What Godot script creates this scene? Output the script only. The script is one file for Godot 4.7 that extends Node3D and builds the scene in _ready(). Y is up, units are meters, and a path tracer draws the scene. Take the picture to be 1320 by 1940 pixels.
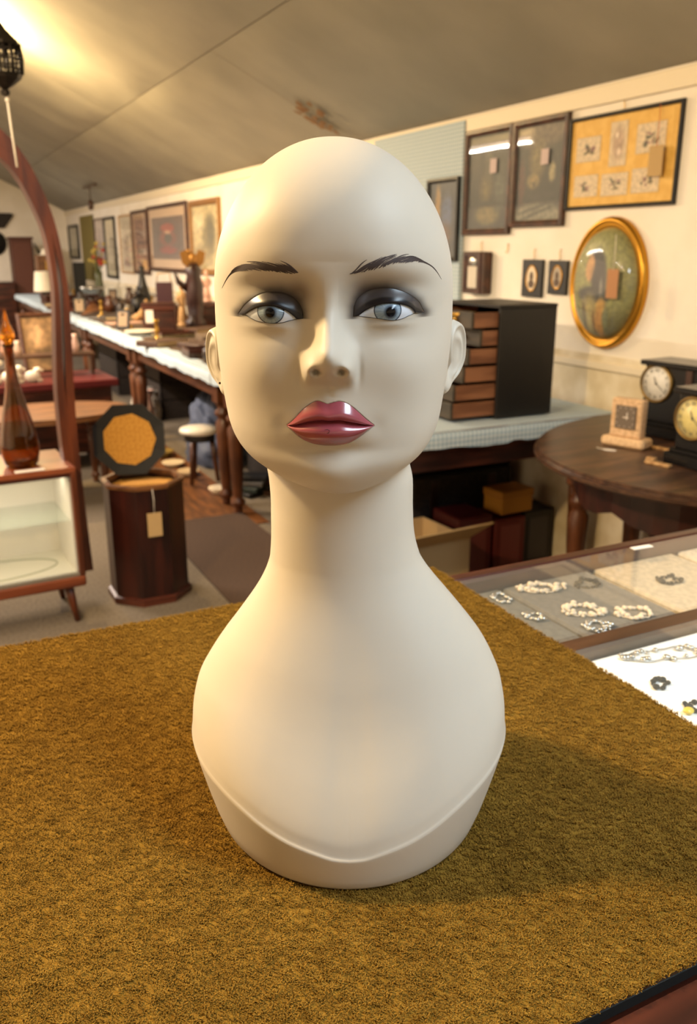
extends Node3D
# Antique shop counter with a painted display bust. Axes: -z runs away along the picture wall (x = 2.42), floor at y = 0, counter top at y = 0.95.

const WALL := 2.42
const FAR := -15.0
const NEAR := 2.6
const LEFT := -2.9
const RIDGE := -0.24
const EAVES := 1.945
const PITCH := 0.4877          # tangent of the 26 degree roof slope
var M := {}
var used := {}
var rng := RandomNumberGenerator.new()


func _ready() -> void:
	rng.seed = 7
	camera_and_light()
	materials()
	room()
	counter()
	mannequin()
	wall_right_things()
	clock_table()
	long_tables()
	left_corner()
	far_end()
	lamps()


# ---------------------------------------------------------------- camera, environment, daylight
func camera_and_light() -> void:
	var cam := Camera3D.new()
	cam.name = "camera"
	add_child(cam)
	cam.position = Vector3(0, 1.353, 0)
	cam.rotation = Vector3(deg_to_rad(-17.1), deg_to_rad(-26.6), 0)
	var at := CameraAttributesPhysical.new()
	at.frustum_focal_length = 12.0 / tan(deg_to_rad(31.0))    # 62 degrees upright
	at.frustum_focus_distance = 0.5
	at.frustum_near = 0.03
	at.frustum_far = 100.0
	at.exposure_aperture = 8.0
	cam.attributes = at
	cam.current = true
	var we := WorldEnvironment.new()
	we.name = "environment"
	var e := Environment.new()
	e.background_mode = Environment.BG_COLOR
	e.background_color = Color(0.02, 0.02, 0.025)
	e.tonemap_mode = Environment.TONE_MAPPER_LINEAR
	e.tonemap_exposure = 1.0
	e.sdfgi_enabled = true
	e.ssao_enabled = true
	e.ssil_enabled = true
	we.environment = e
	add_child(we)


# ---------------------------------------------------------------- helpers
func numbered(n: String) -> String:
	var k: int = used.get(n, 0)
	used[n] = k + 1
	return n if k == 0 else "%s_%03d" % [n, k]

func tag(o: Node, label := "", category := "", group := "", kind := "") -> Node:
	if label: o.set_meta("label", label)
	if category: o.set_meta("category", category)
	if group: o.set_meta("group", group)
	if kind: o.set_meta("kind", kind)
	return o

func thing(called: String, label: String, category: String, at := Vector3.ZERO, turn := 0.0, group := "") -> Node3D:
	var o := Node3D.new()
	o.name = numbered(called)
	add_child(o)
	o.position = at
	o.rotation.y = deg_to_rad(turn)
	tag(o, label, category, group)
	return o

func copy(o: Node3D, at: Vector3, turn: float, label: String) -> Node3D:
	var base: String = o.name
	var c: Node3D = o.duplicate()
	c.name = numbered(base.get_slice("_0", 0))
	add_child(c)
	c.position = at
	c.rotation.y = deg_to_rad(turn)
	c.set_meta("label", label)
	return c

func sb() -> SurfaceTool:
	var st := SurfaceTool.new()
	st.begin(Mesh.PRIMITIVE_TRIANGLES)
	st.set_smooth_group(-1)
	return st

func part(parent: Node, called: String, st, m: Material, label := "") -> MeshInstance3D:
	var o := MeshInstance3D.new()
	if st is SurfaceTool:
		st.generate_normals()
		o.mesh = st.commit()
	else:
		o.mesh = st
	o.material_override = m
	o.name = called if parent != self else numbered(called)
	o.cast_shadow = GeometryInstance3D.SHADOW_CASTING_SETTING_ON
	parent.add_child(o, true)
	if label: o.set_meta("label", label)
	return o

func structure(called: String, st: SurfaceTool, m: Material, label := "") -> MeshInstance3D:
	var o := part(self, called, st, m, label)
	o.set_meta("kind", "structure")
	return o

func facet(st: SurfaceTool, pts: Array, c: Vector3) -> void:
	var mid := Vector3.ZERO
	for p in pts: mid += p
	mid /= pts.size()
	var n: Vector3 = (pts[1] - pts[0]).cross(pts[2] - pts[0])
	if n.dot(mid - c) > 0.0:
		pts = pts.duplicate()
		pts.reverse()
	for i in range(1, pts.size() - 1):
		st.add_vertex(pts[0])
		st.add_vertex(pts[i])
		st.add_vertex(pts[i + 1])

# a box with chamfered edges; c is its centre, s its full size
func box(st: SurfaceTool, c: Vector3, s: Vector3, bev := 0.0, xf := Transform3D()) -> void:
	var h := s / 2.0
	bev = minf(bev, minf(h.x, minf(h.y, h.z)) * 0.45)
	var ctr := xf * c
	var P := func(sx, sy, sz, k):  # corner point lying on face k
		var d := Vector3(sx * (h.x - (0.0 if k == 0 else bev)), sy * (h.y - (0.0 if k == 1 else bev)), sz * (h.z - (0.0 if k == 2 else bev)))
		return xf * (c + d)
	st.set_smooth_group(-1)
	for s1 in [-1, 1]:
		facet(st, [P.call(s1, -1, -1, 0), P.call(s1, 1, -1, 0), P.call(s1, 1, 1, 0), P.call(s1, -1, 1, 0)], ctr)
		facet(st, [P.call(-1, s1, -1, 1), P.call(1, s1, -1, 1), P.call(1, s1, 1, 1), P.call(-1, s1, 1, 1)], ctr)
		facet(st, [P.call(-1, -1, s1, 2), P.call(1, -1, s1, 2), P.call(1, 1, s1, 2), P.call(-1, 1, s1, 2)], ctr)
	if bev <= 0.0: return
	for a in [-1, 1]:
		for b in [-1, 1]:
			facet(st, [P.call(a, b, -1, 0), P.call(a, b, 1, 0), P.call(a, b, 1, 1), P.call(a, b, -1, 1)], ctr)
			facet(st, [P.call(a, -1, b, 0), P.call(a, 1, b, 0), P.call(a, 1, b, 2), P.call(a, -1, b, 2)], ctr)
			facet(st, [P.call(-1, a, b, 1), P.call(1, a, b, 1), P.call(1, a, b, 2), P.call(-1, a, b, 2)], ctr)
			for d in [-1, 1]:
				facet(st, [P.call(a, b, d, 0), P.call(a, b, d, 1), P.call(a, b, d, 2)], ctr)

func abox(x0: float, x1: float, y0: float, y1: float, z0: float, z1: float, bev := 0.0) -> SurfaceTool:
	var st := sb()
	box(st, Vector3(x0 + x1, y0 + y1, z0 + z1) / 2, Vector3(x1 - x0, y1 - y0, z1 - z0), bev)
	return st

# profile of (radius, height) turned about y
func lathe(st: SurfaceTool, prof: Array, segs := 24, xf := Transform3D(), smooth := true) -> void:
	st.set_smooth_group(0 if smooth else -1)
	for i in prof.size() - 1:
		var a: Vector2 = prof[i]
		var b: Vector2 = prof[i + 1]
		for j in segs:
			var f0 := TAU * j / segs
			var f1 := TAU * (j + 1) / segs
			var A := xf * Vector3(a.x * cos(f0), a.y, a.x * sin(f0))
			var B := xf * Vector3(a.x * cos(f1), a.y, a.x * sin(f1))
			var C := xf * Vector3(b.x * cos(f1), b.y, b.x * sin(f1))
			var D := xf * Vector3(b.x * cos(f0), b.y, b.x * sin(f0))
			if a.x > 1e-6:
				for p in [A, B, C]: st.add_vertex(p)
			if b.x > 1e-6:
				for p in [A, C, D]: st.add_vertex(p)

func vv(a: Array) -> Array:        # [r, y, r, y, ...] to points
	var o := []
	for i in range(0, a.size(), 2): o.append(Vector2(a[i], a[i + 1]))
	return o

func ball(st: SurfaceTool, c: Vector3, r: Vector3, segs := 14, turn := Basis()) -> void:
	var p := []
	var n := maxi(6, segs / 2)
	for i in n + 1:
		var t := -PI / 2 + PI * i / n
		p.append(Vector2(0.0 if i == 0 or i == n else cos(t), sin(t)))
	lathe(st, p, segs, Transform3D(turn * Basis.from_scale(r), c))

func tube(st: SurfaceTool, pts: Array, r, segs := 8, closed := false) -> void:
	st.set_smooth_group(0)
	var n := pts.size()
	var rings := []
	var up := Vector3.UP
	var t0: Vector3 = (pts[1] - pts[0]).normalized()
	if absf(t0.dot(up)) > 0.9: up = Vector3.RIGHT
	var nrm: Vector3 = (up - t0 * up.dot(t0)).normalized()
	for i in n:
		var t: Vector3
		if closed: t = (pts[(i + 1) % n] - pts[(i + n - 1) % n]).normalized()
		else: t = (pts[mini(i + 1, n - 1)] - pts[maxi(i - 1, 0)]).normalized()
		nrm = (nrm - t * nrm.dot(t)).normalized()
		var bi := t.cross(nrm)
		var rr: float = r[i] if r is Array else r
		var ring := []
		for j in segs:
			var f := TAU * j / segs
			ring.append(pts[i] + (nrm * cos(f) + bi * sin(f)) * rr)
		rings.append(ring)
	for i in (n if closed else n - 1):
		var a = rings[i]
		var b = rings[(i + 1) % n]
		for j in segs:
			var k := (j + 1) % segs
			for p in [a[j], b[k], a[k], a[j], b[j], b[k]]: st.add_vertex(p)
	if not closed:
		for j in range(1, segs - 1):
			for p in [rings[0][0], rings[0][j], rings[0][j + 1]]: st.add_vertex(p)
			for p in [rings[n - 1][0], rings[n - 1][j + 1], rings[n - 1][j]]: st.add_vertex(p)

# polygon in xy pushed along z from z0 to z1
func prism(st: SurfaceTool, poly: PackedVector2Array, z0: float, z1: float, xf := Transform3D()) -> void:
	st.set_smooth_group(-1)
	var tri := Geometry2D.triangulate_polygon(poly)
	for i in range(0, tri.size(), 3):
		var a := poly[tri[i]]; var b := poly[tri[i + 1]]; var c := poly[tri[i + 2]]
		if (b - a).cross(c - a) > 0: var s := b; b = c; c = s
		for p in [a, b, c]: st.add_vertex(xf * Vector3(p.x, p.y, z1))
		for p in [a, c, b]: st.add_vertex(xf * Vector3(p.x, p.y, z0))
	var cw := Geometry2D.is_polygon_clockwise(poly)
	for i in poly.size():
		var a := poly[i]; var b := poly[(i + 1) % poly.size()]
		if cw: var s := a; a = b; b = s
		var q := [Vector3(a.x, a.y, z0), Vector3(a.x, a.y, z1), Vector3(b.x, b.y, z1), Vector3(b.x, b.y, z0)]
		for k in [0, 1, 2, 0, 2, 3]: st.add_vertex(xf * q[k])

func ellipse(rx: float, ry: float, n := 32, c := Vector2.ZERO) -> PackedVector2Array:
	var p := PackedVector2Array()
	for i in n: p.append(c + Vector2(cos(TAU * i / n) * rx, sin(TAU * i / n) * ry))
	return p

# a grid of points from f(u, v), with uv
func sheet(st: SurfaceTool, nu: int, nv: int, f: Callable) -> void:
	st.set_smooth_group(0)
	var g := []
	for j in nv + 1:
		for i in nu + 1: g.append(f.call(float(i) / nu, float(j) / nv))
	for j in nv:
		for i in nu:
			for k in [[i, j], [i + 1, j + 1], [i + 1, j], [i, j], [i, j + 1], [i + 1, j + 1]]:
				st.set_uv(Vector2(float(k[0]) / nu, 1.0 - float(k[1]) / nv))
				st.add_vertex(g[k[1] * (nu + 1) + k[0]])

# flat upright panel facing +z with uv, lower left at (x0, y0)
func panel(st: SurfaceTool, x0: float, x1: float, y0: float, y1: float, z: float) -> void:
	st.set_smooth_group(-1)
	for k in [[0, 0], [1, 1], [1, 0], [0, 0], [0, 1], [1, 1]]:
		st.set_uv(Vector2(k[0], 1 - k[1]))
		st.add_vertex(Vector3(lerpf(x0, x1, k[0]), lerpf(y0, y1, k[1]), z))

# a mitred frame round a w x h opening centred on the origin, facing +z; steps: [outset from the opening, height] from inside to outside
func frame_rings(st: SurfaceTool, w: float, h: float, steps: Array) -> void:
	st.set_smooth_group(-1)
	for i in steps.size() - 1:
		var a = steps[i]; var b = steps[i + 1]
		for k in 4:
			var s := [Vector2(-1, -1), Vector2(1, -1), Vector2(1, 1), Vector2(-1, 1)]
			var c0: Vector2 = s[k]; var c1: Vector2 = s[(k + 1) % 4]
			var q := []
			for e in [[a, c0], [b, c0], [b, c1], [a, c1]]:
				q.append(Vector3(e[1].x * (w / 2 + e[0][0]), e[1].y * (h / 2 + e[0][0]), e[0][1]))
			for m in [0, 2, 1, 0, 3, 2]: st.add_vertex(q[m])

func spline(t: Array, x: float) -> float:      # smooth curve through [x, y, x, y, ...]
	var n := t.size() / 2
	if x <= t[0]: return t[1]
	if x >= t[2 * n - 2]: return t[2 * n - 1]
	var i := 0
	while i < n - 2 and t[2 * i + 2] < x: i += 1
	var x0: float = t[2 * i]; var x1: float = t[2 * i + 2]
	var y0: float = t[2 * i + 1]; var y1: float = t[2 * i + 3]
	var a := maxi(i - 1, 0); var b := mini(i + 2, n - 1)
	var m0: float = (y1 - t[2 * a + 1]) / (x1 - t[2 * a])
	var m1: float = (t[2 * b + 1] - y0) / (t[2 * b] - x0)
	var h := x1 - x0
	var s := (x - x0) / h
	var s2 := s * s; var s3 := s2 * s
	return (2 * s3 - 3 * s2 + 1) * y0 + (s3 - 2 * s2 + s) * h * m0 + (3 * s2 - 2 * s3) * y1 + (s3 - s2) * h * m1


# ---------------------------------------------------------------- materials
func rgb(r: int, g: int, b: int, a := 1.0) -> Color:
	return Color(r / 255.0, g / 255.0, b / 255.0, a)

func plain(c: Color, rough := 0.6, metal := 0.0, spec := 0.5) -> StandardMaterial3D:
	var m := StandardMaterial3D.new()
	m.albedo_color = c
	m.roughness = rough
	m.metallic = metal
	m.metallic_specular = spec
	return m

func noise(freq: float, octaves := 4, s := 1, kind := FastNoiseLite.TYPE_SIMPLEX_SMOOTH) -> FastNoiseLite:
	var n := FastNoiseLite.new()
	n.seed = s
	n.frequency = freq
	n.noise_type = kind
	n.fractal_octaves = octaves
	return n

func ramp(stops: Array) -> Gradient:
	var g := Gradient.new()
	var o := PackedFloat32Array(); var c := PackedColorArray()
	for s in stops: o.append(s[0]); c.append(s[1])
	g.offsets = o; g.colors = c
	return g

func noise_tex(n: FastNoiseLite, stops: Array, size := 256, normal := false, bump := 4.0) -> NoiseTexture2D:
	var t := NoiseTexture2D.new()
	t.width = size; t.height = size
	t.seamless = true
	t.noise = n
	if normal:
		t.as_normal_map = true
		t.bump_strength = bump
	else:
		t.color_ramp = ramp(stops)
	return t

# grain runs along the axis whose scale is small
func wood(dark: Color, light: Color, scale: Vector3, rough := 0.4, s := 3) -> StandardMaterial3D:
	var m := plain(Color.WHITE, rough)
	m.albedo_texture = noise_tex(noise(0.012, 5, s), [[0.25, dark], [0.5, dark.lerp(light, 0.5)], [0.75, light]])
	m.uv1_triplanar = true
	m.uv1_scale = scale
	return m

func mottled(a: Color, b: Color, scale: float, rough := 0.8, s := 5, world := false, freq := 0.02) -> StandardMaterial3D:
	var m := plain(Color.WHITE, rough)
	m.albedo_texture = noise_tex(noise(freq, 4, s), [[0.25, a], [0.75, b]])
	m.uv1_triplanar = true
	m.uv1_world_triplanar = world
	m.uv1_scale = Vector3.ONE * scale
	return m

func glow(c: Color, energy: float) -> StandardMaterial3D:
	var m := plain(c)
	m.emission_enabled = true
	m.emission = c
	m.emission_energy_multiplier = energy
	return m

func pane(c := Color(0.9, 0.95, 0.93, 0.06), rough := 0.02) -> StandardMaterial3D:
	var m := plain(c, rough)
	m.transparency = BaseMaterial3D.TRANSPARENCY_ALPHA
	return m

# a picture made of soft blobs: each [x, y, rx, ry, colour, softness, angle] in 0..1 with y downwards
func picture_tex(w: int, h: int, bg: Color, blobs: Array, grain := 0.06, s := 1) -> ImageTexture:
	var im := Image.create(w, h, false, Image.FORMAT_RGB8)
	im.fill(bg)
	for b in blobs:
		var soft: float = b[5] if b.size() > 5 else 0.3
		var ang: float = b[6] if b.size() > 6 else 0.0
		var R: float = maxf(b[2], b[3]) * 1.3
		for y in range(maxi(0, int((b[1] - R) * h)), mini(h, int((b[1] + R) * h) + 1)):
			for x in range(maxi(0, int((b[0] - R) * w)), mini(w, int((b[0] + R) * w) + 1)):
				var p := Vector2((x + 0.5) / w - b[0], (y + 0.5) / h - b[1]).rotated(-ang)
				var d := Vector2(p.x / b[2], p.y / b[3]).length()
				var k := 1.0 - smoothstep(1.0 - soft, 1.0 + soft * 0.3, d)
				if k > 0.0: im.set_pixel(x, y, im.get_pixel(x, y).lerp(b[4], k * b[4].a))
	var n := noise(0.09, 3, s)
	for y in h:
		for x in w:
			var g := 1.0 + n.get_noise_2d(x, y) * grain * 3.0
			var c := im.get_pixel(x, y)
			im.set_pixel(x, y, Color(c.r * g, c.g * g, c.b * g))
	return ImageTexture.create_from_image(im)

func printed(t: Texture2D, rough := 0.6) -> StandardMaterial3D:
	var m := plain(Color.WHITE, rough)
	m.albedo_texture = t
	m.texture_repeat = false
	return m

func materials() -> void:
	M.wall = mottled(rgb(238, 230, 216), rgb(243, 236, 224), 0.6, 0.85, 4, true)
	M.lower_wall = mottled(rgb(214, 200, 170), rgb(236, 226, 204), 0.9, 0.85, 9, true)
	M.ceiling = mottled(rgb(146, 142, 130), rgb(158, 153, 140), 0.35, 0.9, 6, true)
	M.ceiling_seam = plain(rgb(150, 128, 104), 0.9)
	M.cream = plain(rgb(232, 220, 196), 0.6)
	M.floor = mottled(rgb(98, 87, 72), rgb(116, 104, 87), 5.0, 0.95, 8, true, 0.05)
	M.boards = wood(rgb(78, 44, 18), rgb(120, 72, 30), Vector3(6, 6, 0.8), 0.5, 12)
	M.runner = mottled(rgb(58, 40, 27), rgb(76, 54, 38), 6.0, 0.95, 10, true, 0.06)
	M.mahogany = wood(rgb(30, 10, 7), rgb(56, 21, 13), Vector3(5, 0.7, 5), 0.35, 14)
	M.mahogany_x = wood(rgb(44, 18, 12), rgb(86, 42, 28), Vector3(0.7, 6, 6), 0.3, 15)
	M.mahogany_z = wood(rgb(44, 18, 12), rgb(86, 42, 28), Vector3(6, 6, 0.7), 0.35, 15)
	M.teak = wood(rgb(70, 31, 12), rgb(98, 47, 20), Vector3(6, 0.8, 6), 0.4, 16)
	M.teak_x = wood(rgb(98, 46, 24), rgb(130, 68, 38), Vector3(0.8, 6, 6), 0.4, 17)
	M.oak = wood(rgb(80, 48, 22), rgb(126, 82, 44), Vector3(0.8, 6, 6), 0.5, 18)
	M.table_leg = wood(rgb(62, 32, 16), rgb(102, 58, 30), Vector3(6, 0.8, 6), 0.35, 19)
	M.apron = wood(rgb(66, 34, 18), rgb(98, 56, 31), Vector3(6, 6, 0.8), 0.4, 20)
	M.dark_top = wood(rgb(52, 32, 20), rgb(84, 56, 38), Vector3(0.8, 6, 6), 0.35, 21)
	M.brown_frame = wood(rgb(58, 32, 20), rgb(84, 50, 32), Vector3(5, 5, 5), 0.4, 22)
	M.black = plain(rgb(16, 14, 13), 0.45)
	M.slate = plain(rgb(13, 13, 14), 0.25)
	M.iron = plain(rgb(34, 28, 22), 0.5, 0.6)
	M.gilt = plain(rgb(196, 142, 48), 0.3, 0.85)
	M.brass = plain(rgb(190, 150, 70), 0.3, 0.9)
	M.silver = plain(rgb(190, 188, 182), 0.25, 0.9)
	M.glass = pane()
	M.white_card = plain(rgb(236, 230, 220), 0.8)
	M.buff_card = plain(rgb(186, 156, 108), 0.85)
	M.string = plain(rgb(222, 212, 196), 0.9)
	M.cloth = cloth_material()
	M.cork = mottled(rgb(176, 122, 44), rgb(198, 146, 62), 14.0, 0.95, 23)
	M.white_ceramic = plain(rgb(226, 216, 196), 0.3)
	M.plaster = plain(rgb(222, 206, 180), 0.7)
	M.dark_stuff = mottled(rgb(28, 22, 18), rgb(46, 36, 30), 6.0, 0.7, 24)
	M.tan = mottled(rgb(150, 110, 66), rgb(196, 158, 108), 9.0, 0.6, 25)
	M.steel_blue = plain(rgb(74, 82, 102), 0.7)

func cloth_material() -> StandardMaterial3D:
	# white cotton printed with a small pale blue check
	var n := 64
	var im := Image.create(n, n, false, Image.FORMAT_RGB8)
	for y in n:
		for x in n:
			var a := 1 if (x % 32) < 14 else 0
			var b := 1 if (y % 32) < 14 else 0
			im.set_pixel(x, y, [rgb(198, 208, 212), rgb(168, 187, 199), rgb(138, 163, 183)][a + b])
	var m := plain(Color.WHITE, 0.75)
	m.albedo_texture = ImageTexture.create_from_image(im)
	m.uv1_triplanar = true
	m.uv1_scale = Vector3.ONE * 28.0
	return m


# ---------------------------------------------------------------- the room
func roof_y(x: float) -> float:
	return EAVES + PITCH * (WALL - x) if x > RIDGE else EAVES + PITCH * (WALL - 2 * RIDGE + x)

func room() -> void:
	structure("floor", abox(LEFT - 0.2, WALL + 0.2, -0.1, 0.0, FAR - 0.2, NEAR + 0.2), M.floor)
	var bd := structure("trim_1", abox(0.99, 1.52, 0.0, 0.004, -9.5, -3.95), M.boards, "brown timber boards along the tables")
	bd.name = "trim_1"
	var ru := thing("floor_runner", "dark brown carpet runner on the floor beside the tables", "rug", Vector3(0, 0, 0))
	part(ru, "pile", abox(0.985, 1.44, 0.004, 0.012, -4.15, 0.2), M.runner)
	structure("wall_right", abox(WALL, WALL + 0.15, 0.0, EAVES + 0.12, FAR - 0.2, NEAR + 0.2), M.wall)
	structure("wall_left", abox(LEFT - 0.15, LEFT, 0.0, EAVES + 0.12, FAR - 0.2, NEAR + 0.2), M.wall)
	for e in [["wall_back", FAR - 0.15, FAR], ["wall_front", NEAR, NEAR + 0.15]]:
		var st := sb()
		prism(st, PackedVector2Array([Vector2(LEFT, 0), Vector2(WALL, 0), Vector2(WALL, EAVES), Vector2(RIDGE, roof_y(RIDGE)), Vector2(LEFT, EAVES)]), e[1], e[2])
		structure(e[0], st, M.wall)
	# ceiling boards: two slopes, joints between the boards left as real gaps with a backing behind
	var back := sb()
	var T := 0.1
	for side in [1, -1]:
		var xe := WALL if side == 1 else LEFT
		var pts := PackedVector2Array([Vector2(xe, EAVES + 0.012), Vector2(RIDGE, roof_y(RIDGE) + 0.012), Vector2(RIDGE, roof_y(RIDGE) + T), Vector2(xe + 0.15 * side, EAVES + T)])
		prism(back, pts, FAR - 0.15, NEAR + 0.15)
	var ceil := structure("ceiling", back, M.ceiling_seam)
	var wav := noise(0.55, 2, 31)
	for side in [1, -1]:
		for c in 3:
			var lens := [0.0, 0.93, 2.1, 3.1]
			var zs := [2.6, 1.0, -1.4, -3.0 if c % 2 else -4.77, -7.2, -9.6, -12.0, -14.9999]
			for k in zs.size() - 1:
				var z1: float = zs[k] - 0.002
				var z0: float = zs[k + 1] + 0.002
				var a0: float = lens[c] + 0.002
				var a1: float = minf(lens[c + 1] - 0.002, (WALL - RIDGE) / cos(atan(PITCH)) - 0.005)
				var st := sb()
				sheet(st, 14, 28, func(u, v):
					var a := lerpf(a0, a1, u)
					var z := lerpf(z0, z1, v)
					var x := WALL - a * cos(atan(PITCH))
					var edge := minf(minf(u, 1 - u), minf(v, 1 - v)) * 8.0
					var sag: float = (0.012 + 0.022 * wav.get_noise_2d(a * 0.9 + c * 9, z * 1.9)) * clampf(edge, 0, 1)
					return Vector3(x if side == 1 else 2 * RIDGE - x, roof_y(x) - sag, z))
				part(ceil, "ceiling_board", st, M.ceiling)
	structure("trim_2", abox(WALL - 0.014, WALL - 0.001, 1.872, EAVES - 0.008, FAR + 0.01, NEAR - 0.01, 0.003), M.cream, "cream cornice board under the ceiling")
	# below the dado the wall is boarded
	structure("trim_3", abox(WALL - 0.006, WALL - 0.0005, 0.0, 0.955, FAR + 0.01, NEAR - 0.01), M.lower_wall, "pale boarding of the lower wall")
	structure("trim_4", abox(WALL - 0.018, WALL - 0.006, 0.9, 0.93, FAR + 0.01, NEAR - 0.01, 0.004), M.cream, "thin dado rail on the wall")
	# flaked brown patch where the ceiling boards meet
	var fl := sb()
	var nn := noise(14.0, 3, 3)
	for i in 26:
		var z := -4.72 + rng.randfn(0, 0.05)
		var a := 0.20 + i * 0.009 + rng.randfn(0, 0.03)
		var x := WALL - a * cos(atan(PITCH))
		var poly := PackedVector2Array()
		for k in 7: poly.append(Vector2(cos(TAU * k / 7), sin(TAU * k / 7)) * rng.randf_range(0.012, 0.03))
		var b := Basis(Vector3(cos(atan(PITCH)), -sin(atan(PITCH)), 0), Vector3(0, 0, 1), Vector3(-sin(atan(PITCH)), -cos(atan(PITCH)), 0))
		prism(fl, poly, 0.0, 0.003, Transform3D(b, Vector3(x, roof_y(x) - 0.024 + rng.randf() * 0.004, z)))
	var f := part(ceil, "flaked_paint", fl, plain(rgb(134, 100, 66), 0.9), "flaked brown patch in the ceiling paint")
	f.set_meta("kind", "stuff")


# ---------------------------------------------------------------- the counter with its glass case and carpet
func counter() -> void:
	var c := thing("display_counter", "dark mahogany shop counter with a glazed jewellery case in its top", "counter", Vector3.ZERO)
	var x0 := -1.1; var x1 := 1.7
	part(c, "body", abox(x0, x1, 0.0, 0.80, -0.83, -0.12, 0.004), M.mahogany_x)
	part(c, "rail", abox(x0, x1, 0.80, 0.9495, -0.868, -0.842, 0.006), M.mahogany_x, "rear mahogany rail")
	part(c, "rail", abox(x0, x1, 0.80, 0.9495, -0.268, -0.175, 0.008), M.mahogany_x, "front mahogany rail")
	part(c, "rail", abox(x0, x1, 0.80, 0.936, -0.176, -0.12, 0.010), M.mahogany_x)
	part(c, "cross_bar", abox(x0, x1, 0.80, 0.947, -0.652, -0.622, 0.004), M.dark_top)
	part(c, "end_panel", abox(x0 - 0.02, x0, 0.0, 0.95, -0.868, -0.12), M.mahogany_x)
	part(c, "end_panel", abox(x1, x1 + 0.02, 0.0, 0.95, -0.868, -0.12), M.mahogany_x)
	part(c, "case_lining", abox(x0, x1, 0.80, 0.914, -0.842, -0.652), mottled(rgb(92, 86, 78), rgb(108, 102, 92), 12.0, 0.95, 41), "grey lining of the rear bay")
	part(c, "case_lining", abox(x0, x1, 0.80, 0.922, -0.622, -0.268), plain(rgb(60, 52, 46), 0.9), "dark lining between the white pads")
	for zz in [[-0.842, -0.652], [-0.622, -0.268]]:
		var gl := sb()
		sheet(gl, 1, 1, func(u, v): return Vector3(lerpf(x0, x1, u), 0.9488, lerpf(zz[1], zz[0], v)))
		part(c, "glass_pane", gl, M.glass)
	# pads and jewellery inside the case
	var pads := [[0.5975, 0.80, -0.621, -0.27, 0.922, rgb(246, 246, 242)], [0.803, 1.1, -0.621, -0.27, 0.922, rgb(246, 246, 242)], [0.40, 0.5935, -0.621, -0.27, 0.922, rgb(246, 246, 242)]]
	var names := ["white jewellery pad under the front glass beside the carpet", "white jewellery pad at the right edge of the front glass", "white jewellery pad mostly under the mustard carpet"]
	for i in 3:
		var p = pads[i]
		var t := thing("jewellery_pad", names[i], "jewellery pad", Vector3((p[0] + p[1]) / 2, p[4], (p[2] + p[3]) / 2), 0, "white jewellery pads")
		part(t, "cushion", abox(-(p[1] - p[0]) / 2, (p[1] - p[0]) / 2, 0, 0.012, (p[2] - p[3]) / 2, (p[3] - p[2]) / 2, 0.003), plain(p[5], 0.9))
	var rear := [[0.50, 0.640, rgb(104, 99, 90), "narrow grey pad in the rear bay next to the carpet"], [0.646, 0.79, rgb(112, 106, 97), "wide grey pad in the rear bay heaped with silver jewellery"], [0.80, 0.95, rgb(196, 180, 152), "cream pad in the rear bay of the glass case"], [0.96, 1.2, rgb(214, 200, 176), "pale cream pad at the far right of the rear bay"]]
	for p in rear:
		var t := thing("jewellery_pad", p[3], "jewellery pad", Vector3((p[0] + p[1]) / 2, 0.9142, -0.747), 0, "pads in the rear bay")
		var w: float = p[1] - p[0]
		part(t, "cushion", abox(-w / 2, w / 2, 0, 0.014, -0.094, 0.094, 0.004), mottled(p[2].darkened(0.1), p[2], 16.0, 0.95, 42))
	# brooches, chains and earrings
	var jl := [
		["silver_necklace", "dark silver chain necklace laid on the white pad", "necklace", Vector3(0.685, 0.9345, -0.592), 0.07, 0.016, 26, "silver"],
		["brooch", "small dark brooch on the white pad nearest the carpet edge", "brooch", Vector3(0.625, 0.9345, -0.548), 0.014, 0.008, 9, "iron"],
		["brooch", "dark brooch with a yellow stone at the carpet edge", "brooch", Vector3(0.620, 0.9345, -0.498), 0.014, 0.010, 10, "iron"],
		["brooch", "tiny earrings at the right edge of the white pad", "earrings", Vector3(0.735, 0.9345, -0.52), 0.012, 0.008, 7, "silver"],
		["silver_brooch", "silver brooch on the narrow grey pad", "brooch", Vector3(0.622, 0.9286, -0.81), 0.012, 0.018, 16, "silver"],
		["silver_brooch", "round silver brooch at the front of the narrow grey pad", "brooch", Vector3(0.624, 0.9286, -0.745), 0.010, 0.014, 12, "silver"],
		["silver_bracelet", "heap of pale bracelets at the back of the wide grey pad", "bracelets", Vector3(0.690, 0.9286, -0.815), 0.034, 0.018, 44, "plaster"],
		["silver_bracelet", "dark bead bracelet on the wide grey pad", "bracelet", Vector3(0.755, 0.9286, -0.80), 0.022, 0.016, 18, "iron"],
		["pearl_necklace", "pale bead necklace coiled in the middle of the grey pad", "necklace", Vector3(0.690, 0.9286, -0.735), 0.03, 0.022, 46, "plaster"],
		["silver_pendant", "silver pendant with chain at the front of the grey pad", "pendant", Vector3(0.672, 0.9286, -0.69), 0.02, 0.018, 26, "silver"],
		["pearl_necklace", "pale necklace at the front right of the grey pad", "necklace", Vector3(0.740, 0.9286, -0.70), 0.026, 0.02, 30, "plaster"],
		["silver_brooch", "dull brooch on the cream pad of the rear bay", "brooch", Vector3(0.86, 0.9286, -0.76), 0.02, 0.016, 14, "iron"]]
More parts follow.
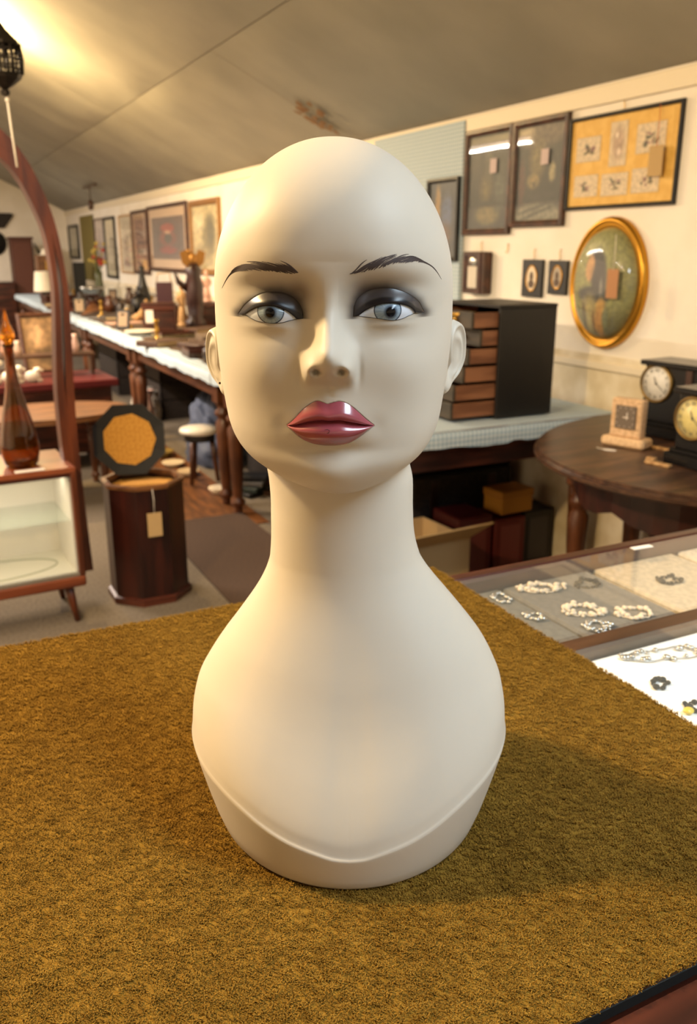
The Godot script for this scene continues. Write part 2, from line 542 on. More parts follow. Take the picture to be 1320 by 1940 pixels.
	for j in jl:
		var st := sb()
		for k in j[6]:
			var f: float = TAU * k / j[6] + rng.randf() * 0.5
			var rr := rng.randf_range(0.45, 1.0)
			var s := rng.randf_range(0.0014, 0.0032)
			ball(st, Vector3(cos(f) * j[4] * rr, s * 0.9, sin(f) * j[5] * rr), Vector3(s * 1.3, s, s * 1.3), 7)
		var loop := []
		for k in 25: loop.append(Vector3(cos(TAU * k / 24) * j[4] * 0.8, 0.0012, sin(TAU * k / 24) * j[5] * 0.8 * (1 + 0.2 * sin(k * 1.7))))
		var t := thing(j[0], j[1], j[2], j[3], rng.randf_range(-30, 30), "jewellery in the glass case")
		part(t, "beads", st, M[j[7]])
		var ch := sb()
		tube(ch, loop, 0.0009, 5)
		part(t, "chain", ch, M[j[7]])
		if j[1].contains("yellow"):
			var y := sb()
			ball(y, Vector3(-0.014, 0.003, 0.002), Vector3(0.006, 0.003, 0.005), 10)
			part(t, "stone", y, plain(rgb(214, 190, 60), 0.2), "yellow stone")
	var pl := thing("price_label", "white price sticker on the glass by the rear rail", "label", Vector3(0.884, 0.949, -0.835), -4)
	part(pl, "sticker", abox(-0.017, 0.017, 0, 0.0006, -0.005, 0.005), M.white_card)
	carpet()


func carpet() -> void:
	var cx0 := -0.62; var cx1 := 0.565; var cz0 := -0.885; var cz1 := -0.266
	var t := thing("carpet_piece", "mustard brown carpet offcut covering the shop counter", "carpet", Vector3(0, 0.95, 0))
	var n1 := noise(60.0, 3, 51)
	var n2 := noise(7.0, 2, 52)
	var edge := noise(22.0, 3, 53)
	var nx := 330; var nz := 190
	var col := func(x: float, z: float) -> Color:
		var k: float = 0.5 + 0.5 * n1.get_noise_2d(x, z) + 0.22 * n2.get_noise_2d(x * 1.3, z)
		return Color(0.140, 0.074, 0.012).lerp(Color(0.250, 0.142, 0.024), clampf(k, 0, 1))
	var st := SurfaceTool.new()
	st.begin(Mesh.PRIMITIVE_TRIANGLES)
	var y_at := func(x: float, z: float) -> float:
		return 0.0055 + 0.0011 * n1.get_noise_2d(x, z) + 0.0006 * n2.get_noise_2d(x, z)
	for j in nz + 1:
		for i in nx + 1:
			var u := float(i) / nx; var v := float(j) / nz
			var x := lerpf(cx0, cx1, u); var z := lerpf(cz0, cz1, v)
			if i == 0 or i == nx: x += 0.0025 * edge.get_noise_2d(z, 3.0)
			if j == 0 or j == nz: z += 0.0025 * edge.get_noise_2d(x, 9.0)
			st.set_color(col.call(x, z))
			st.add_vertex(Vector3(x, y_at.call(x, z), z))
	var w := nx + 1
	for j in nz:
		for i in nx:
			var a := j * w + i
			for k in [a, a + 1, a + w + 1, a, a + w + 1, a + w]: st.add_index(k)
	var m := plain(Color.WHITE, 0.95, 0.0, 0.15)
	m.vertex_color_use_as_albedo = true
	st.generate_normals()
	part(t, "pile_ground", st.commit(), m)
	part(t, "backing", abox(cx0 + 0.002, cx1 - 0.002, 0.0, 0.0042, cz0 + 0.002, cz1 - 0.002), plain(rgb(70, 46, 22), 0.95))
	# the pile itself: short curled tufts, thickest where the counter is looked at
	var tuft := SurfaceTool.new()
	tuft.begin(Mesh.PRIMITIVE_TRIANGLES)
	tuft.set_smooth_group(-1)
	for b in 3:
		var f := TAU * b / 3.0 + 0.4
		var d := Vector3(cos(f), 0, sin(f)); var s := Vector3(-sin(f), 0, cos(f)) * 0.00032
		var p0 := d * 0.0003; var p1 := d * 0.0009 + Vector3(0, 0.0016, 0); var p2 := d * 0.0022 + Vector3(0, 0.0021, 0)
		for p in [p0 - s, p1 + s, p0 + s, p0 - s, p1 - s, p1 + s, p1 - s, p2, p1 + s]: tuft.add_vertex(p)
	tuft.generate_normals()
	var mm := MultiMesh.new()
	mm.transform_format = MultiMesh.TRANSFORM_3D
	mm.use_colors = true
	mm.mesh = tuft.commit()
	var N := 230000
	mm.instance_count = N
	for i in N:
		var x: float; var z: float
		x = lerpf(-0.12, cx1 + 0.0015, rng.randf())
		z = lerpf(cz0 - 0.0015, cz1 + 0.0015, rng.randf())
		var k := rng.randf_range(0.55, 1.15)
		var bs := Basis(Vector3.UP, rng.randf() * TAU).scaled(Vector3(k, k * rng.randf_range(0.7, 1.3), k))
		mm.set_instance_transform(i, Transform3D(bs, Vector3(x, y_at.call(x, z) - 0.0005, z)))
		var c: Color = col.call(x, z)
		var g := rng.randf_range(0.75, 1.45)
		mm.set_instance_color(i, Color(c.r * g, c.g * g, c.b * g))
	var mi := MultiMeshInstance3D.new()
	mi.multimesh = mm
	mi.name = "pile"
	mi.material_override = m
	mi.set_meta("kind", "stuff")
	t.add_child(mi)


# ---------------------------------------------------------------- the display bust
# its own frame: base centre on the carpet, +z towards the counter's customer side, metres; face contours in millimetres
const HEAD_X := -0.0077
const HW := [.246, .018, .252, .034, .26, .0480, .265, .0545, .27, .0596, .28, .0658, .29, .0692, .30, .0710, .32, .0737, .34, .0754, .355, .0759, .37, .0757, .38, .0752]
const HF := [.246, .036, .250, .056, .255, .069, .262, .0790, .2725, .0845, .284, .0835, .30, .085, .323, .086, .335, .086, .35, .0845, .363, .0845, .372, .0872, .380, .0895, .388, .0912, .396, .0921, .404, .0914]
const HB := [.246, .02, .27, .056, .30, .076, .33, .090, .36, .0965, .385, .098]
const EYE_L_UP := [-50.2, 360.9, -47.1, 362.6, -42.3, 365.0, -37.7, 366.2, -33.1, 366.3, -28.7, 365.1, -24.4, 363.1, -21.7, 361.0, -19.6, 359.1]
const EYE_L_LOW := [-50.2, 360.8, -47.2, 359.4, -42.5, 357.8, -37.9, 357.2, -32.9, 356.9, -27.2, 357.5, -23.4, 358.4, -19.6, 359.0]
const EYE_L_LID := [-54.2, 361.0, -50.0, 366.0, -45.0, 369.7, -39.7, 372.5, -33.9, 373.7, -28.4, 373.5, -23.1, 371.7, -18.8, 368.2, -16.6, 363.4, -16.2, 359.6]
const EYE_R_UP := [14.8, 361.0, 18.3, 363.4, 22.6, 365.7, 27.5, 367.4, 32.9, 367.8, 38.4, 367.2, 43.0, 365.7, 46.0, 363.8, 47.5, 361.9]
const EYE_R_LOW := [14.8, 360.9, 19.4, 360.2, 24.9, 359.8, 30.3, 359.0, 35.3, 358.6, 39.8, 359.3, 43.7, 360.7, 47.5, 361.8]
const EYE_R_LID := [11.9, 361.0, 12.4, 365.6, 14.2, 369.8, 18.3, 373.3, 23.5, 375.2, 30.6, 375.8, 37.2, 374.7, 44.0, 371.9, 49.3, 367.9, 52.7, 362.2]
const LIP_UP := [-26.5, 298.8, -22.7, 302.2, -17.0, 308.7, -12.5, 312.2, -8.6, 314.0, -5.3, 313.3, -2.6, 312.4, 0.8, 313.3, 4.6, 313.8, 8.9, 312.3, 13.9, 308.5, 19.5, 303.0, 24.2, 299.0]
const LIP_MID := [-26.5, 298.6, -20.0, 299.6, -13.2, 301.5, -6.0, 302.6, -1.6, 302.3, 4.0, 302.5, 10.6, 301.1, 17.7, 299.7, 24.2, 298.8]
const LIP_LOW := [-26.5, 298.4, -22.3, 294.8, -17.4, 291.1, -11.7, 288.5, -6.2, 287.3, -1.7, 287.1, 3.9, 287.5, 10.1, 289.2, 15.6, 292.5, 21.2, 296.6, 24.2, 298.6]
const BROW_L_TOP := [[-18.0, 384.7], [-23.3, 389.2], [-31.4, 390.5], [-40.8, 391.1], [-48.4, 389.6], [-54.8, 386.6], [-60.5, 381.4], [-65.5, 374.5]]
const BROW_L_LOW := [[-18.0, 384.4], [-20.9, 384.2], [-29.0, 384.9], [-36.5, 385.8], [-45.7, 385.6], [-53.0, 384.8], [-59.2, 381.5], [-65.6, 374.0]]
const BROW_R_TOP := [[10.0, 384.0], [14.4, 389.3], [21.7, 391.7], [29.0, 393.5], [36.5, 394.1], [44.2, 393.5], [51.8, 390.0], [58.2, 386.3], [63.8, 379.6]]
const BROW_R_LOW := [[10.0, 383.7], [18.6, 385.2], [26.0, 387.0], [32.3, 388.7], [40.5, 389.9], [47.8, 390.1], [53.6, 388.5], [58.8, 385.2], [63.9, 379.3]]
const NOSE_H := [.316, 0.0, .322, .0014, .326, .0062, .329, .0118, .332, .0176, .335, .0224, .338, .0254, .341, .0266, .344, .0258, .348, .0222, .354, .0158, .360, .0108, .366, .0068, .372, .0040, .380, .0018, .390, 0.0]
const NOSE_W := [.316, .006, .326, .0075, .334, .0098, .341, .0104, .348, .0084, .354, .0072, .362, .0068, .372, .0072, .390, .012]

func gauss(x: float, x0: float, sx: float, y: float, y0: float, sy: float) -> float:
	var a := (x - x0) / sx; var b := (y - y0) / sy
	return exp(-a * a - b * b)

func head_half(y: float) -> float:
	if y <= 0.37: return spline(HW, y)
	return 0.0757 * sqrt(maxf(0.0, 1.0 - pow((y - 0.37) / 0.0922, 2)))

func head_front(y: float) -> float:
	if y <= 0.396: return spline(HF, y)
	return 0.0921 * sqrt(maxf(0.0, 1.0 - pow((y - 0.396) / 0.0662, 2)))

func head_back(y: float) -> float:
	if y <= 0.385: return spline(HB, y)
	return 0.098 * sqrt(maxf(0.0, 1.0 - pow((y - 0.385) / 0.0772, 2)))

# modelling of the face: forward offset at X across and y up
func relief(X: float, y: float) -> float:
	if y < 0.252 or y > 0.41 or absf(X) > 0.075: return 0.0
	var d := 0.0
	var xn := X + 0.0016
	if y > 0.316 and y < 0.39:
		d += spline(NOSE_H, y) * exp(-pow(absf(xn) / spline(NOSE_W, y), 2.3))
		if absf(xn) < 0.03:
			for s in [-1, 1]:
				d += 0.0125 * gauss(xn, s * 0.0106, 0.0045, y, 0.3325, 0.0068)
				d -= 0.0022 * gauss(xn, s * 0.0165, 0.0022, y, 0.3325, 0.0080)
				d -= 0.0105 * gauss(xn, s * 0.0072, 0.0027, y, 0.3318, 0.0021)
			d -= 0.0009 * gauss(xn, 0, 0.0022, y, 0.3185, 0.005)
	# mouth, chin, cheeks
	d += 0.0052 * gauss(xn, 0, 0.021, y, 0.3015, 0.0150)
	d += 0.0030 * gauss(xn, 0, 0.016, y, 0.2690, 0.0095)
	d -= 0.0034 * gauss(xn, 0, 0.017, y, 0.2845, 0.0042)
	for s in [-1, 1]:
		d -= 0.0007 * gauss(xn, s * 0.0275, 0.0050, y, 0.2985, 0.0055)
		d += 0.0034 * gauss(X, s * 0.044, 0.019, y, 0.330, 0.017)
		# brow ridge, socket, ball of the eye, lower lid
		d += 0.0014 * gauss(X, s * 0.034, 0.020, y, 0.389, 0.010)
		d -= 0.0062 * gauss(X, s * 0.0215, 0.0100, y, 0.3715, 0.0090)
		d -= 0.0040 * gauss(X, s * 0.0370, 0.0190, y, 0.3765, 0.0065)
		d -= 0.0028 * gauss(X, s * 0.0185, 0.0065, y, 0.3590, 0.0080)
		d += 0.0046 * gauss(X, -0.0345 if s < 0 else 0.0320, 0.0150, y, 0.3640, 0.0085)
		d += 0.0011 * gauss(X, -0.0345 if s < 0 else 0.0320, 0.0130, y, 0.3545 if s < 0 else 0.3560, 0.0022)
		d -= 0.0006 * gauss(X, -0.0340 if s < 0 else 0.0320, 0.0150, y, 0.3485, 0.0035)
	return d

func face_n(y: float) -> float:
	return lerpf(1.8, 2.3, smoothstep(0.250, 0.292, y))

func face_z(X: float, y: float) -> float:
	var w := head_half(y)
	var n := face_n(y)
	var q := clampf(1.0 - pow(absf(X) / w, n), 1e-4, 1.0)
	return head_front(y) * pow(q, 1 / n) + relief(X, y)

# how far a point lies inside the band between two contours, metres; used to sink the shell under lips and eyes
func sunk(X: float, y: float, low: Array, up: Array) -> float:
	var x := X * 1000.0
	if x <= up[0] or x >= up[up.size() - 2]: return 0.0
	var a := spline(low, x); var b := spline(up, x)
	var m := y * 1000.0
	var e := minf(m - a, b - m)
	return clampf(e / 1.6, 0.0, 1.0)

func line_distance(x: float, y: float, c: Array) -> float:
	var p := Vector2(x, y)
	var best := 1e9
	for i in range(0, c.size() - 2, 2):
		var q := Geometry2D.get_closest_point_to_segment(p, Vector2(c[i], c[i + 1]), Vector2(c[i + 2], c[i + 3]))
		best = minf(best, p.distance_to(q))
	return best

const SKIN := Color(0.540, 0.490, 0.410)

# airbrushed eye make-up on the cream paint
func face_paint(X: float, y: float) -> Color:
	var x := X * 1000.0; var m := y * 1000.0
	var c := SKIN
	if m < 350 or m > 396 or absf(x) > 70 or absf(x) < 4: return c
	var lid := EYE_L_LID if x < 0 else EYE_R_LID
	var low := EYE_L_LOW if x < 0 else EYE_R_LOW
	var cx := -33.0 if x < 0 else 31.0
	var soft := 0.72 * exp(-pow((x - cx * 0.93) / 19.0, 2) - pow((m - 373.0) / 7.5, 2)) + 0.5 * exp(-pow((absf(x) - 17.0) / 6.0, 2) - pow((m - 372.0) / 9.0, 2))
	c = c.lerp(Color(0.150, 0.108, 0.082), clampf(soft, 0, 0.85))
	if m > 359.0:
		var d := line_distance(x, m, lid)
		c = c.lerp(Color(0.030, 0.024, 0.024), 0.88 * exp(-pow(d / 3.4, 2)))
		var corner := Vector2(x - lid[0 if x < 0 else lid.size() - 2], (m - 361.5) * 1.6).length()
		c = c.lerp(Color(0.045, 0.036, 0.034), 0.7 * exp(-pow(corner / 4.5, 2)))
	else:
		var d := line_distance(x, m, low)
		c = c.lerp(Color(0.20, 0.19, 0.20), 0.30 * exp(-pow(d / 3.0, 2)))
	return c

func mannequin() -> void:
	var t := thing("mannequin_bust", "bald cream painted mannequin head and shoulders with blue eyes and pink lips", "mannequin", Vector3(0.2538, 0.9568, -0.5104), -26.6)
	var NF := 400; var NB := 90
	var th := []
	for j in NF: th.append(PI * j / NF)
	for j in NB: th.append(PI + PI * j / NB)
	var nc := th.size()
	var rim := [0.0, .0257, 5.0, .0266, 10.0, .0294, 20.0, .0350, 27.0, .0400, 37.0, .0478, 50.0, .0552, 70.0, .0605, 90.0, .0620, 180.0, .055]
	var yr := PackedFloat32Array(); var ct := PackedFloat32Array(); var sn := PackedFloat32Array()
	for a in th:
		var off := absf(rad_to_deg(a) - 90.0)
		if off > 180: off = 360 - off
		yr.append(spline(rim, off)); ct.append(cos(a)); sn.append(sin(a))
	var pos := PackedVector3Array(); var col := PackedColorArray()
	var ring := func(y0, w: float, f: float, b: float, n: float, cx: float, ys):
		for j in nc:
			var bb := f if sn[j] >= 0 else b
			var r := pow(pow(absf(ct[j]) / w, n) + pow(absf(sn[j]) / bb, n), -1.0 / n)
			pos.append(Vector3(cx + r * ct[j], ys[j] if y0 == null else y0, r * sn[j]))
			col.append(SKIN)
	# base, band and rounded rim
	ring.call(0.0, .0965, .1130, .0955, 2.0, .0018, null)
	ring.call(0.0006, .0982, .1147, .0972, 2.0, .0018, null)
	ring.call(0.0022, .0992, .1157, .0982, 2.0, .0018, null)
	for k in range(1, 9):
		var q: float = [0, .2, .4, .6, .75, .86, .93, .975, 1.0][k]
		var ys := PackedFloat32Array()
		for j in nc: ys.append(.0022 + (yr[j] - .0022) * q)
		var e := 0.0 if k < 7 else (-.0002 if k == 7 else -.0011)
		var g := pow(q, 0.85)
		ring.call(null, lerpf(.0992, .1172, g) + e, lerpf(.1157, .1192, g) + e, lerpf(.0982, .104, g) + e, 2.0, .0018, ys)
	# shoulders and chest rise from the rim to the root of the neck
	var RS := [.062, .1161, .066, .1158, .07, .1155, .08, .1147, .09, .1128, .10, .1100, .11, .1052, .12, .0997, .13, .0933, .14, .0859, .15, .0784, .16, .0708, .17, .0636, .18, .0574, .19, .0530, .20, .0511]
	var RF := [.0257, .1178, .029, .1168, .035, .1150, .045, .1102, .06, .1015, .075, .0920, .09, .0832, .105, .0757, .12, .0692, .14, .0606, .16, .0528, .175, .0482, .19, .0455, .20, .0447]
	var RB := [.055, .103, .065, .103, .08, .101, .10, .095, .12, .085, .14, .074, .16, .065, .19, .0575, .20, .057]
	var CXS := [0.0, .0018, .09, .002, .13, .0040, .16, .0030, .19, -.0009, .21, -.0026, .245, -.0036, .262, -.0065, .28, HEAD_X, .36, HEAD_X, .46, HEAD_X]
	var ns := 78
	for k in range(1, ns):
		var s := pow(float(k) / ns, 1.25)
		var ys := PackedFloat32Array()
		for j in nc: ys.append(lerpf(yr[j], .19, s))
		var w := spline(RS, .062 + s * .128)
		ring.call(null, w, spline(RF, .0257 + s * .1643), spline(RB, .055 + s * .135), 2.0, spline(CXS, .062 + s * .128), ys)
	# neck and head
	var rows := []
	var y := .19
	while y < .396:
		rows.append(y)
		y += .0018 if y < .243 else (.0005 if y < .266 else .00062)
	for k in 74: rows.append(.396 + .0661 * sin(PI / 2 * (k + 0.0) / 74))
	var NS := [.19, .0530, .20, .0511, .21, .0500, .22, .0496, .23, .0493, .25, .0494, .28, .047, .33, .040]
	var NFR := [.19, .0455, .20, .0447, .22, .0437, .245, .0425, .265, .040, .30, .030, .33, .02]
	var NBK := [.19, .0575, .20, .057, .22, .0565, .25, .058, .28, .060, .33, .05]
	for yy in rows:
		var cx := spline(CXS, yy)
		var inn: bool = yy > .246
		var hw := head_half(yy) if inn else 1.0
		var hf := head_front(yy) if inn else 1.0
		var hb := head_back(yy) if inn else 1.0
		var nw := spline(NS, yy); var nf := spline(NFR, yy); var nb := spline(NBK, yy)
		for j in nc:
			var front := sn[j] >= 0
			var r := 0.0
			if yy < .33:
				r = pow(pow(absf(ct[j]) / nw, 2) + pow(absf(sn[j]) / (nf if front else nb), 2), -0.5)
			if inn:
				var e := face_n(yy) if front else 2.1
				var rh := pow(pow(absf(ct[j]) / hw, e) + pow(absf(sn[j]) / (hf if front else hb), e), -1.0 / e)
				var h := clampf(0.5 + 0.5 * (rh - r) / 0.006, 0, 1)
				r = lerpf(r, rh, h) + 0.006 * h * (1 - h)
			var p := Vector3(cx + r * ct[j], yy, r * sn[j])
			var c := SKIN
			if front and sn[j] > 0.12 and yy > .252 and yy < .41:
				var X := p.x - HEAD_X
				var d := relief(X, yy) * smoothstep(0.12, 0.4, sn[j])
				if yy > .286 and yy < .315: d -= .0042 * sunk(X, yy, LIP_LOW, LIP_UP)
				elif yy > .356 and yy < .377:
					if X < 0: d -= .0026 * sunk(X, yy, EYE_L_LOW if X > -.0502 and X < -.0196 else [-60, 360.2, 0, 360.2], EYE_L_LID)
					else: d -= .0026 * sunk(X, yy, EYE_R_LOW if X > .0148 and X < .0475 else [0, 361.5, 60, 361.5], EYE_R_LID)
				p.z += d
				c = face_paint(X, yy)
			pos.append(p); col.append(c)
	var top := pos.size()
	pos.append(Vector3(HEAD_X, .4622, 0)); col.append(SKIN)
	var bottom := pos.size()
	pos.append(Vector3(.0018, 0, 0)); col.append(SKIN)
	var nr := top / nc
	var idx := PackedInt32Array()
	for i in nr - 1:
		for j in nc:
			var k := (j + 1) % nc
			var a := i * nc + j; var b := i * nc + k
			idx.append_array(PackedInt32Array([a, b, b + nc, a, b + nc, a + nc]))
	for j in nc:
		var k := (j + 1) % nc
		idx.append_array(PackedInt32Array([(nr - 1) * nc + j, (nr - 1) * nc + k, top, j, bottom, k]))
	var arr := []
	arr.resize(Mesh.ARRAY_MAX)
	arr[Mesh.ARRAY_VERTEX] = pos; arr[Mesh.ARRAY_COLOR] = col; arr[Mesh.ARRAY_INDEX] = idx
	var am := ArrayMesh.new()
	am.add_surface_from_arrays(Mesh.PRIMITIVE_TRIANGLES, arr)
	var st := SurfaceTool.new()
	st.create_from(am, 0)
	st.generate_normals()
	var skin := plain(Color.WHITE, 0.5, 0.0, 0.35)
	skin.vertex_color_use_as_albedo = true
	part(t, "bust", st.commit(), skin)
	face_parts(t, skin)
	for s in [-1, 1]: ear(t, s)

# a raised patch of the face between two contours; lift(u, v) in metres, paint(x, y, u, v) its colour
func patch(low: Array, up: Array, nu: int, nv: int, lift: Callable, paint: Callable) -> ArrayMesh:
	var st := SurfaceTool.new()
	st.begin(Mesh.PRIMITIVE_TRIANGLES)
	var x0: float = up[0]; var x1: float = up[up.size() - 2]
	for j in nv + 1:
		for i in nu + 1:
			var u := 0.5 - 0.5 * cos(PI * i / nu); var v := float(j) / nv
			var x := lerpf(x0, x1, u)
			var yy := lerpf(spline(low, x), maxf(spline(up, x), spline(low, x)), v)
			var X := x / 1000.0; var Y := yy / 1000.0
			st.set_color(paint.call(x, yy, u, v))
			st.add_vertex(Vector3(HEAD_X + X, Y, face_z(X, Y) + lift.call(u, v)))
	for j in nv:
		for i in nu:
			var a := j * (nu + 1) + i
			for k in [a, a + nu + 2, a + 1, a, a + nu + 1, a + nu + 2]: st.add_index(k)
	st.generate_normals()
	return st.commit()

func face_parts(t: Node3D, _skin: Material) -> void:
	var lip := plain(Color.WHITE, 0.22, 0.0, 0.5)
	lip.vertex_color_use_as_albedo = true
	lip.clearcoat_enabled = true; lip.clearcoat = 0.5; lip.clearcoat_roughness = 0.1
	var pink := func(_x, _y, _u, _v): return Color(0.30, 0.066, 0.085)
	var ends := func(u): return pow(maxf(0.0, sin(PI * u)), 0.55)
	part(t, "upper_lip", patch(LIP_MID, LIP_UP, 90, 26, func(u, v): return 0.00012 + ends.call(u) * (0.0040 * pow(sin(PI * pow(v, 0.62)), 0.9) - 0.0026 * pow(1 - v, 6)), pink), lip, "glossy pink upper lip")
	part(t, "lower_lip", patch(LIP_LOW, LIP_MID, 90, 26, func(u, v): return 0.00012 + ends.call(u) * (0.0052 * pow(sin(PI * pow(v, 1.15)), 0.85) - 0.0026 * pow(v, 7)), pink), lip, "glossy pink lower lip with a small dark chip")
	# small dark chip in the paint of the lower lip
	var chip := sb()
	var pts := []
	for q in [[-4.3, 298.6], [-2.6, 299.0], [-1.4, 298.2], [-1.9, 296.9], [-2.7, 296.6], [-2.5, 295.4]]:
		var X: float = q[0] / 1000.0; var Y: float = q[1] / 1000.0
		pts.append(Vector3(HEAD_X + X, Y, face_z(X, Y) + 0.0050))
	tube(chip, pts, [.0001, .0002, .00018, .00018, .0002, .0001], 6)
	part(t, "paint_chip", chip, plain(rgb(70, 22, 26), 0.8), "small dark chip in the lip paint")
	var lidm := plain(Color.WHITE, 0.34, 0.0, 0.45)
	lidm.vertex_color_use_as_albedo = true
	for s in [0, 1]:
		var up: Array = EYE_R_UP if s else EYE_L_UP
		var low: Array = EYE_R_LOW if s else EYE_L_LOW
		var crease: Array = EYE_R_LID if s else EYE_L_LID
		var lash := [crease[0], crease[1] - 0.3] + up + [crease[crease.size() - 2], crease[crease.size() - 1] - 0.3]
		var shade := func(_x, _y, u, v):
			var k := smoothstep(0.34, 0.5, v)
			return Color(0.006, 0.006, 0.008).lerp(Color(0.052, 0.044, 0.046), k * clampf(sin(PI * u) * 2.2, 0, 1)).lerp(Color(0.026, 0.021, 0.021), smoothstep(0.85, 1.0, v))
		part(t, "upper_eyelid", patch(lash, crease, 80, 22, func(u, v): return 0.0001 + pow(maxf(0.0, sin(PI * u)), 0.6) * (0.0016 * sin(PI * pow(v, 0.7)) + 0.0014 * (1 - v) * (1 - v)), shade), lidm, "glossy charcoal eyelid with a black lash line")
		var eye := part(t, "eye", eye_mesh(low, up, Vector2(32.8, 363.2) if s else Vector2(-34.4, 362.8)), eye_material(low, up, s), "painted pale blue eye")
		eye.set_meta("label", "painted pale blue eye")
		# thin dark line along the lower lid
		var ln := sb()
		var lp := []; var lr := []
		for i in 41:
			var x: float = lerpf(low[0], low[low.size() - 2], i / 40.0)
			var X := x / 1000.0; var Y: float = (spline(low, x) - 0.1) / 1000.0
			lp.append(Vector3(HEAD_X + X, Y, face_z(X, Y) + 0.0001)); lr.append(0.0001 + 0.00016 * sin(PI * i / 40.0))
		tube(ln, lp, lr, 6)
		part(t, "lower_lash_line", ln, plain(rgb(44, 48, 60), 0.5))
		eyebrow(t, BROW_R_TOP if s else BROW_L_TOP, BROW_R_LOW if s else BROW_L_LOW)

func eye_mesh(low: Array, up: Array, pc: Vector2) -> ArrayMesh:
	var st := SurfaceTool.new()
	st.begin(Mesh.PRIMITIVE_TRIANGLES)
	var nu := 60; var nv := 16
	var x0: float = up[0]; var x1: float = up[up.size() - 2]
	for j in nv + 1:
		for i in nu + 1:
			var u := 0.5 - 0.5 * cos(PI * i / nu); var v := float(j) / nv
			var x := lerpf(x0, x1, u)
			var yy := lerpf(spline(low, x), maxf(spline(up, x), spline(low, x)), v)
			var X := x / 1000.0; var Y := yy / 1000.0
			st.set_uv(Vector2((x - x0) / (x1 - x0), 1.0 - (yy - 355.0) / 15.0))
			st.add_vertex(Vector3(HEAD_X + X, Y, face_z(X, Y) - 0.0006 + 0.0020 * sin(PI * u) * (0.6 + 0.4 * sin(PI * v)) + 0.0010 * exp(-(Vector2(x, yy) - pc).length_squared() / 17.6)))
	for j in nv:
		for i in nu:
			var a := j * (nu + 1) + i
			for k in [a, a + nu + 2, a + 1, a, a + nu + 1, a + nu + 2]: st.add_index(k)
	st.generate_normals()
	return st.commit()

func eye_material(_low: Array, up: Array, s: int) -> StandardMaterial3D:
	var w := 384; var h := 192
	var im := Image.create(w, h, false, Image.FORMAT_RGB8)
	var x0: float = up[0]; var x1: float = up[up.size() - 2]
	var ic := Vector2(31.2, 363.9) if s else Vector2(-34.3, 363.2)
	var pc := Vector2(32.8, 363.2) if s else Vector2(-34.4, 362.8)
	for y in h:
		for x in w:
			var p := Vector2(lerpf(x0, x1, (x + 0.5) / w), 355.0 + 15.0 * (1.0 - (y + 0.5) / h))
			var q := Vector2((p.x - ic.x), (p.y - ic.y) * 1.12)
			var d := q.length()
			var c := rgb(206, 214, 226)
			if d < 7.6:
				var a := q.angle()
				var streak := 0.5 + 0.5 * sin(a * 23.0 + sin(a * 7.0) * 2.0)
				c = rgb(128, 148, 166).lerp(rgb(158, 176, 190), streak * 0.5)
			c = c.lerp(rgb(38, 44, 58), exp(-pow((d - 7.5) / 0.28, 2)))
			var pd := Vector2(p.x - pc.x, p.y - pc.y).length()
			c = c.lerp(rgb(70, 84, 100), 1.0 - smoothstep(2.6, 4.6, pd)).lerp(rgb(10, 12, 18), 1.0 - smoothstep(2.2, 3.1, pd))
			im.set_pixel(x, y, c)
	var m := printed(ImageTexture.create_from_image(im), 0.14)
	m.metallic_specular = 0.4
	return m

func along(c: Array, u: float) -> Vector2:
	var f := clampf(u, 0, 1) * (c.size() - 1)
	var i := mini(int(f), c.size() - 2)
	var p := []
	for k in [i - 1, i, i + 1, i + 2]:
		var q = c[clampi(k, 0, c.size() - 1)]
		p.append(Vector2(q[0], q[1]))
	return p[1].cubic_interpolate(p[2], p[0], p[3], f - i)

func eyebrow(t: Node3D, top: Array, low: Array) -> void:
	var st := sb()
	st.set_smooth_group(0)
	var at := func(u: float, v: float) -> Vector3:
		var q := along(low, u).lerp(along(top, u), v)
		var X := q.x / 1000.0; var Y := q.y / 1000.0
		return Vector3(HEAD_X + X, Y, face_z(X, Y) + 0.00013)
	var n := 84
	for k in n:
		var u0 := -0.01 + 0.70 * k / n
		var len := rng.randf_range(0.14, 0.24)
		var v0 := rng.randf_range(-0.10, 0.45) if k % 2 else rng.randf_range(-0.15, 0.1)
		var v1 := minf(v0 + rng.randf_range(0.45, 0.75), 1.08)
		hair(st, at, u0, v0, minf(u0 + len, 0.995), v1, rng.randf_range(0.00022, 0.00036))
	for k in 7: hair(st, at, 0.45 + 0.05 * k, 0.1 + 0.12 * k, 0.99, 0.5, 0.00034)
	part(t, "eyebrow", st, plain(rgb(64, 52, 50), 0.7), "painted dark brown eyebrow of fine strokes")

func hair(st: SurfaceTool, at: Callable, u0: float, v0: float, u1: float, v1: float, w: float) -> void:
	var n := 7
	var prev := []
	for i in n + 1:
		var f := float(i) / n
		var p: Vector3 = at.call(maxf(0.0, lerpf(u0, u1, f)), lerpf(v0, v1, pow(f, 0.8)))
		var q: Vector3 = at.call(maxf(0.0, lerpf(u0, u1, minf(1.0, f + 0.05))), lerpf(v0, v1, pow(minf(1.0, f + 0.05), 0.8)))
		var d := q - p
		if d.length() < 1e-7: d = prev[2] if prev else Vector3.RIGHT
		var s := Vector3(-d.y, d.x, 0).normalized() * w * (0.25 + 0.75 * sin(PI * minf(1.0, 0.15 + 0.85 * f)))
		var cur := [p - s, p + s, d]
		if prev:
			for v in [prev[0], cur[1], cur[0], prev[0], prev[1], cur[1]]: st.add_vertex(v)
		prev = cur

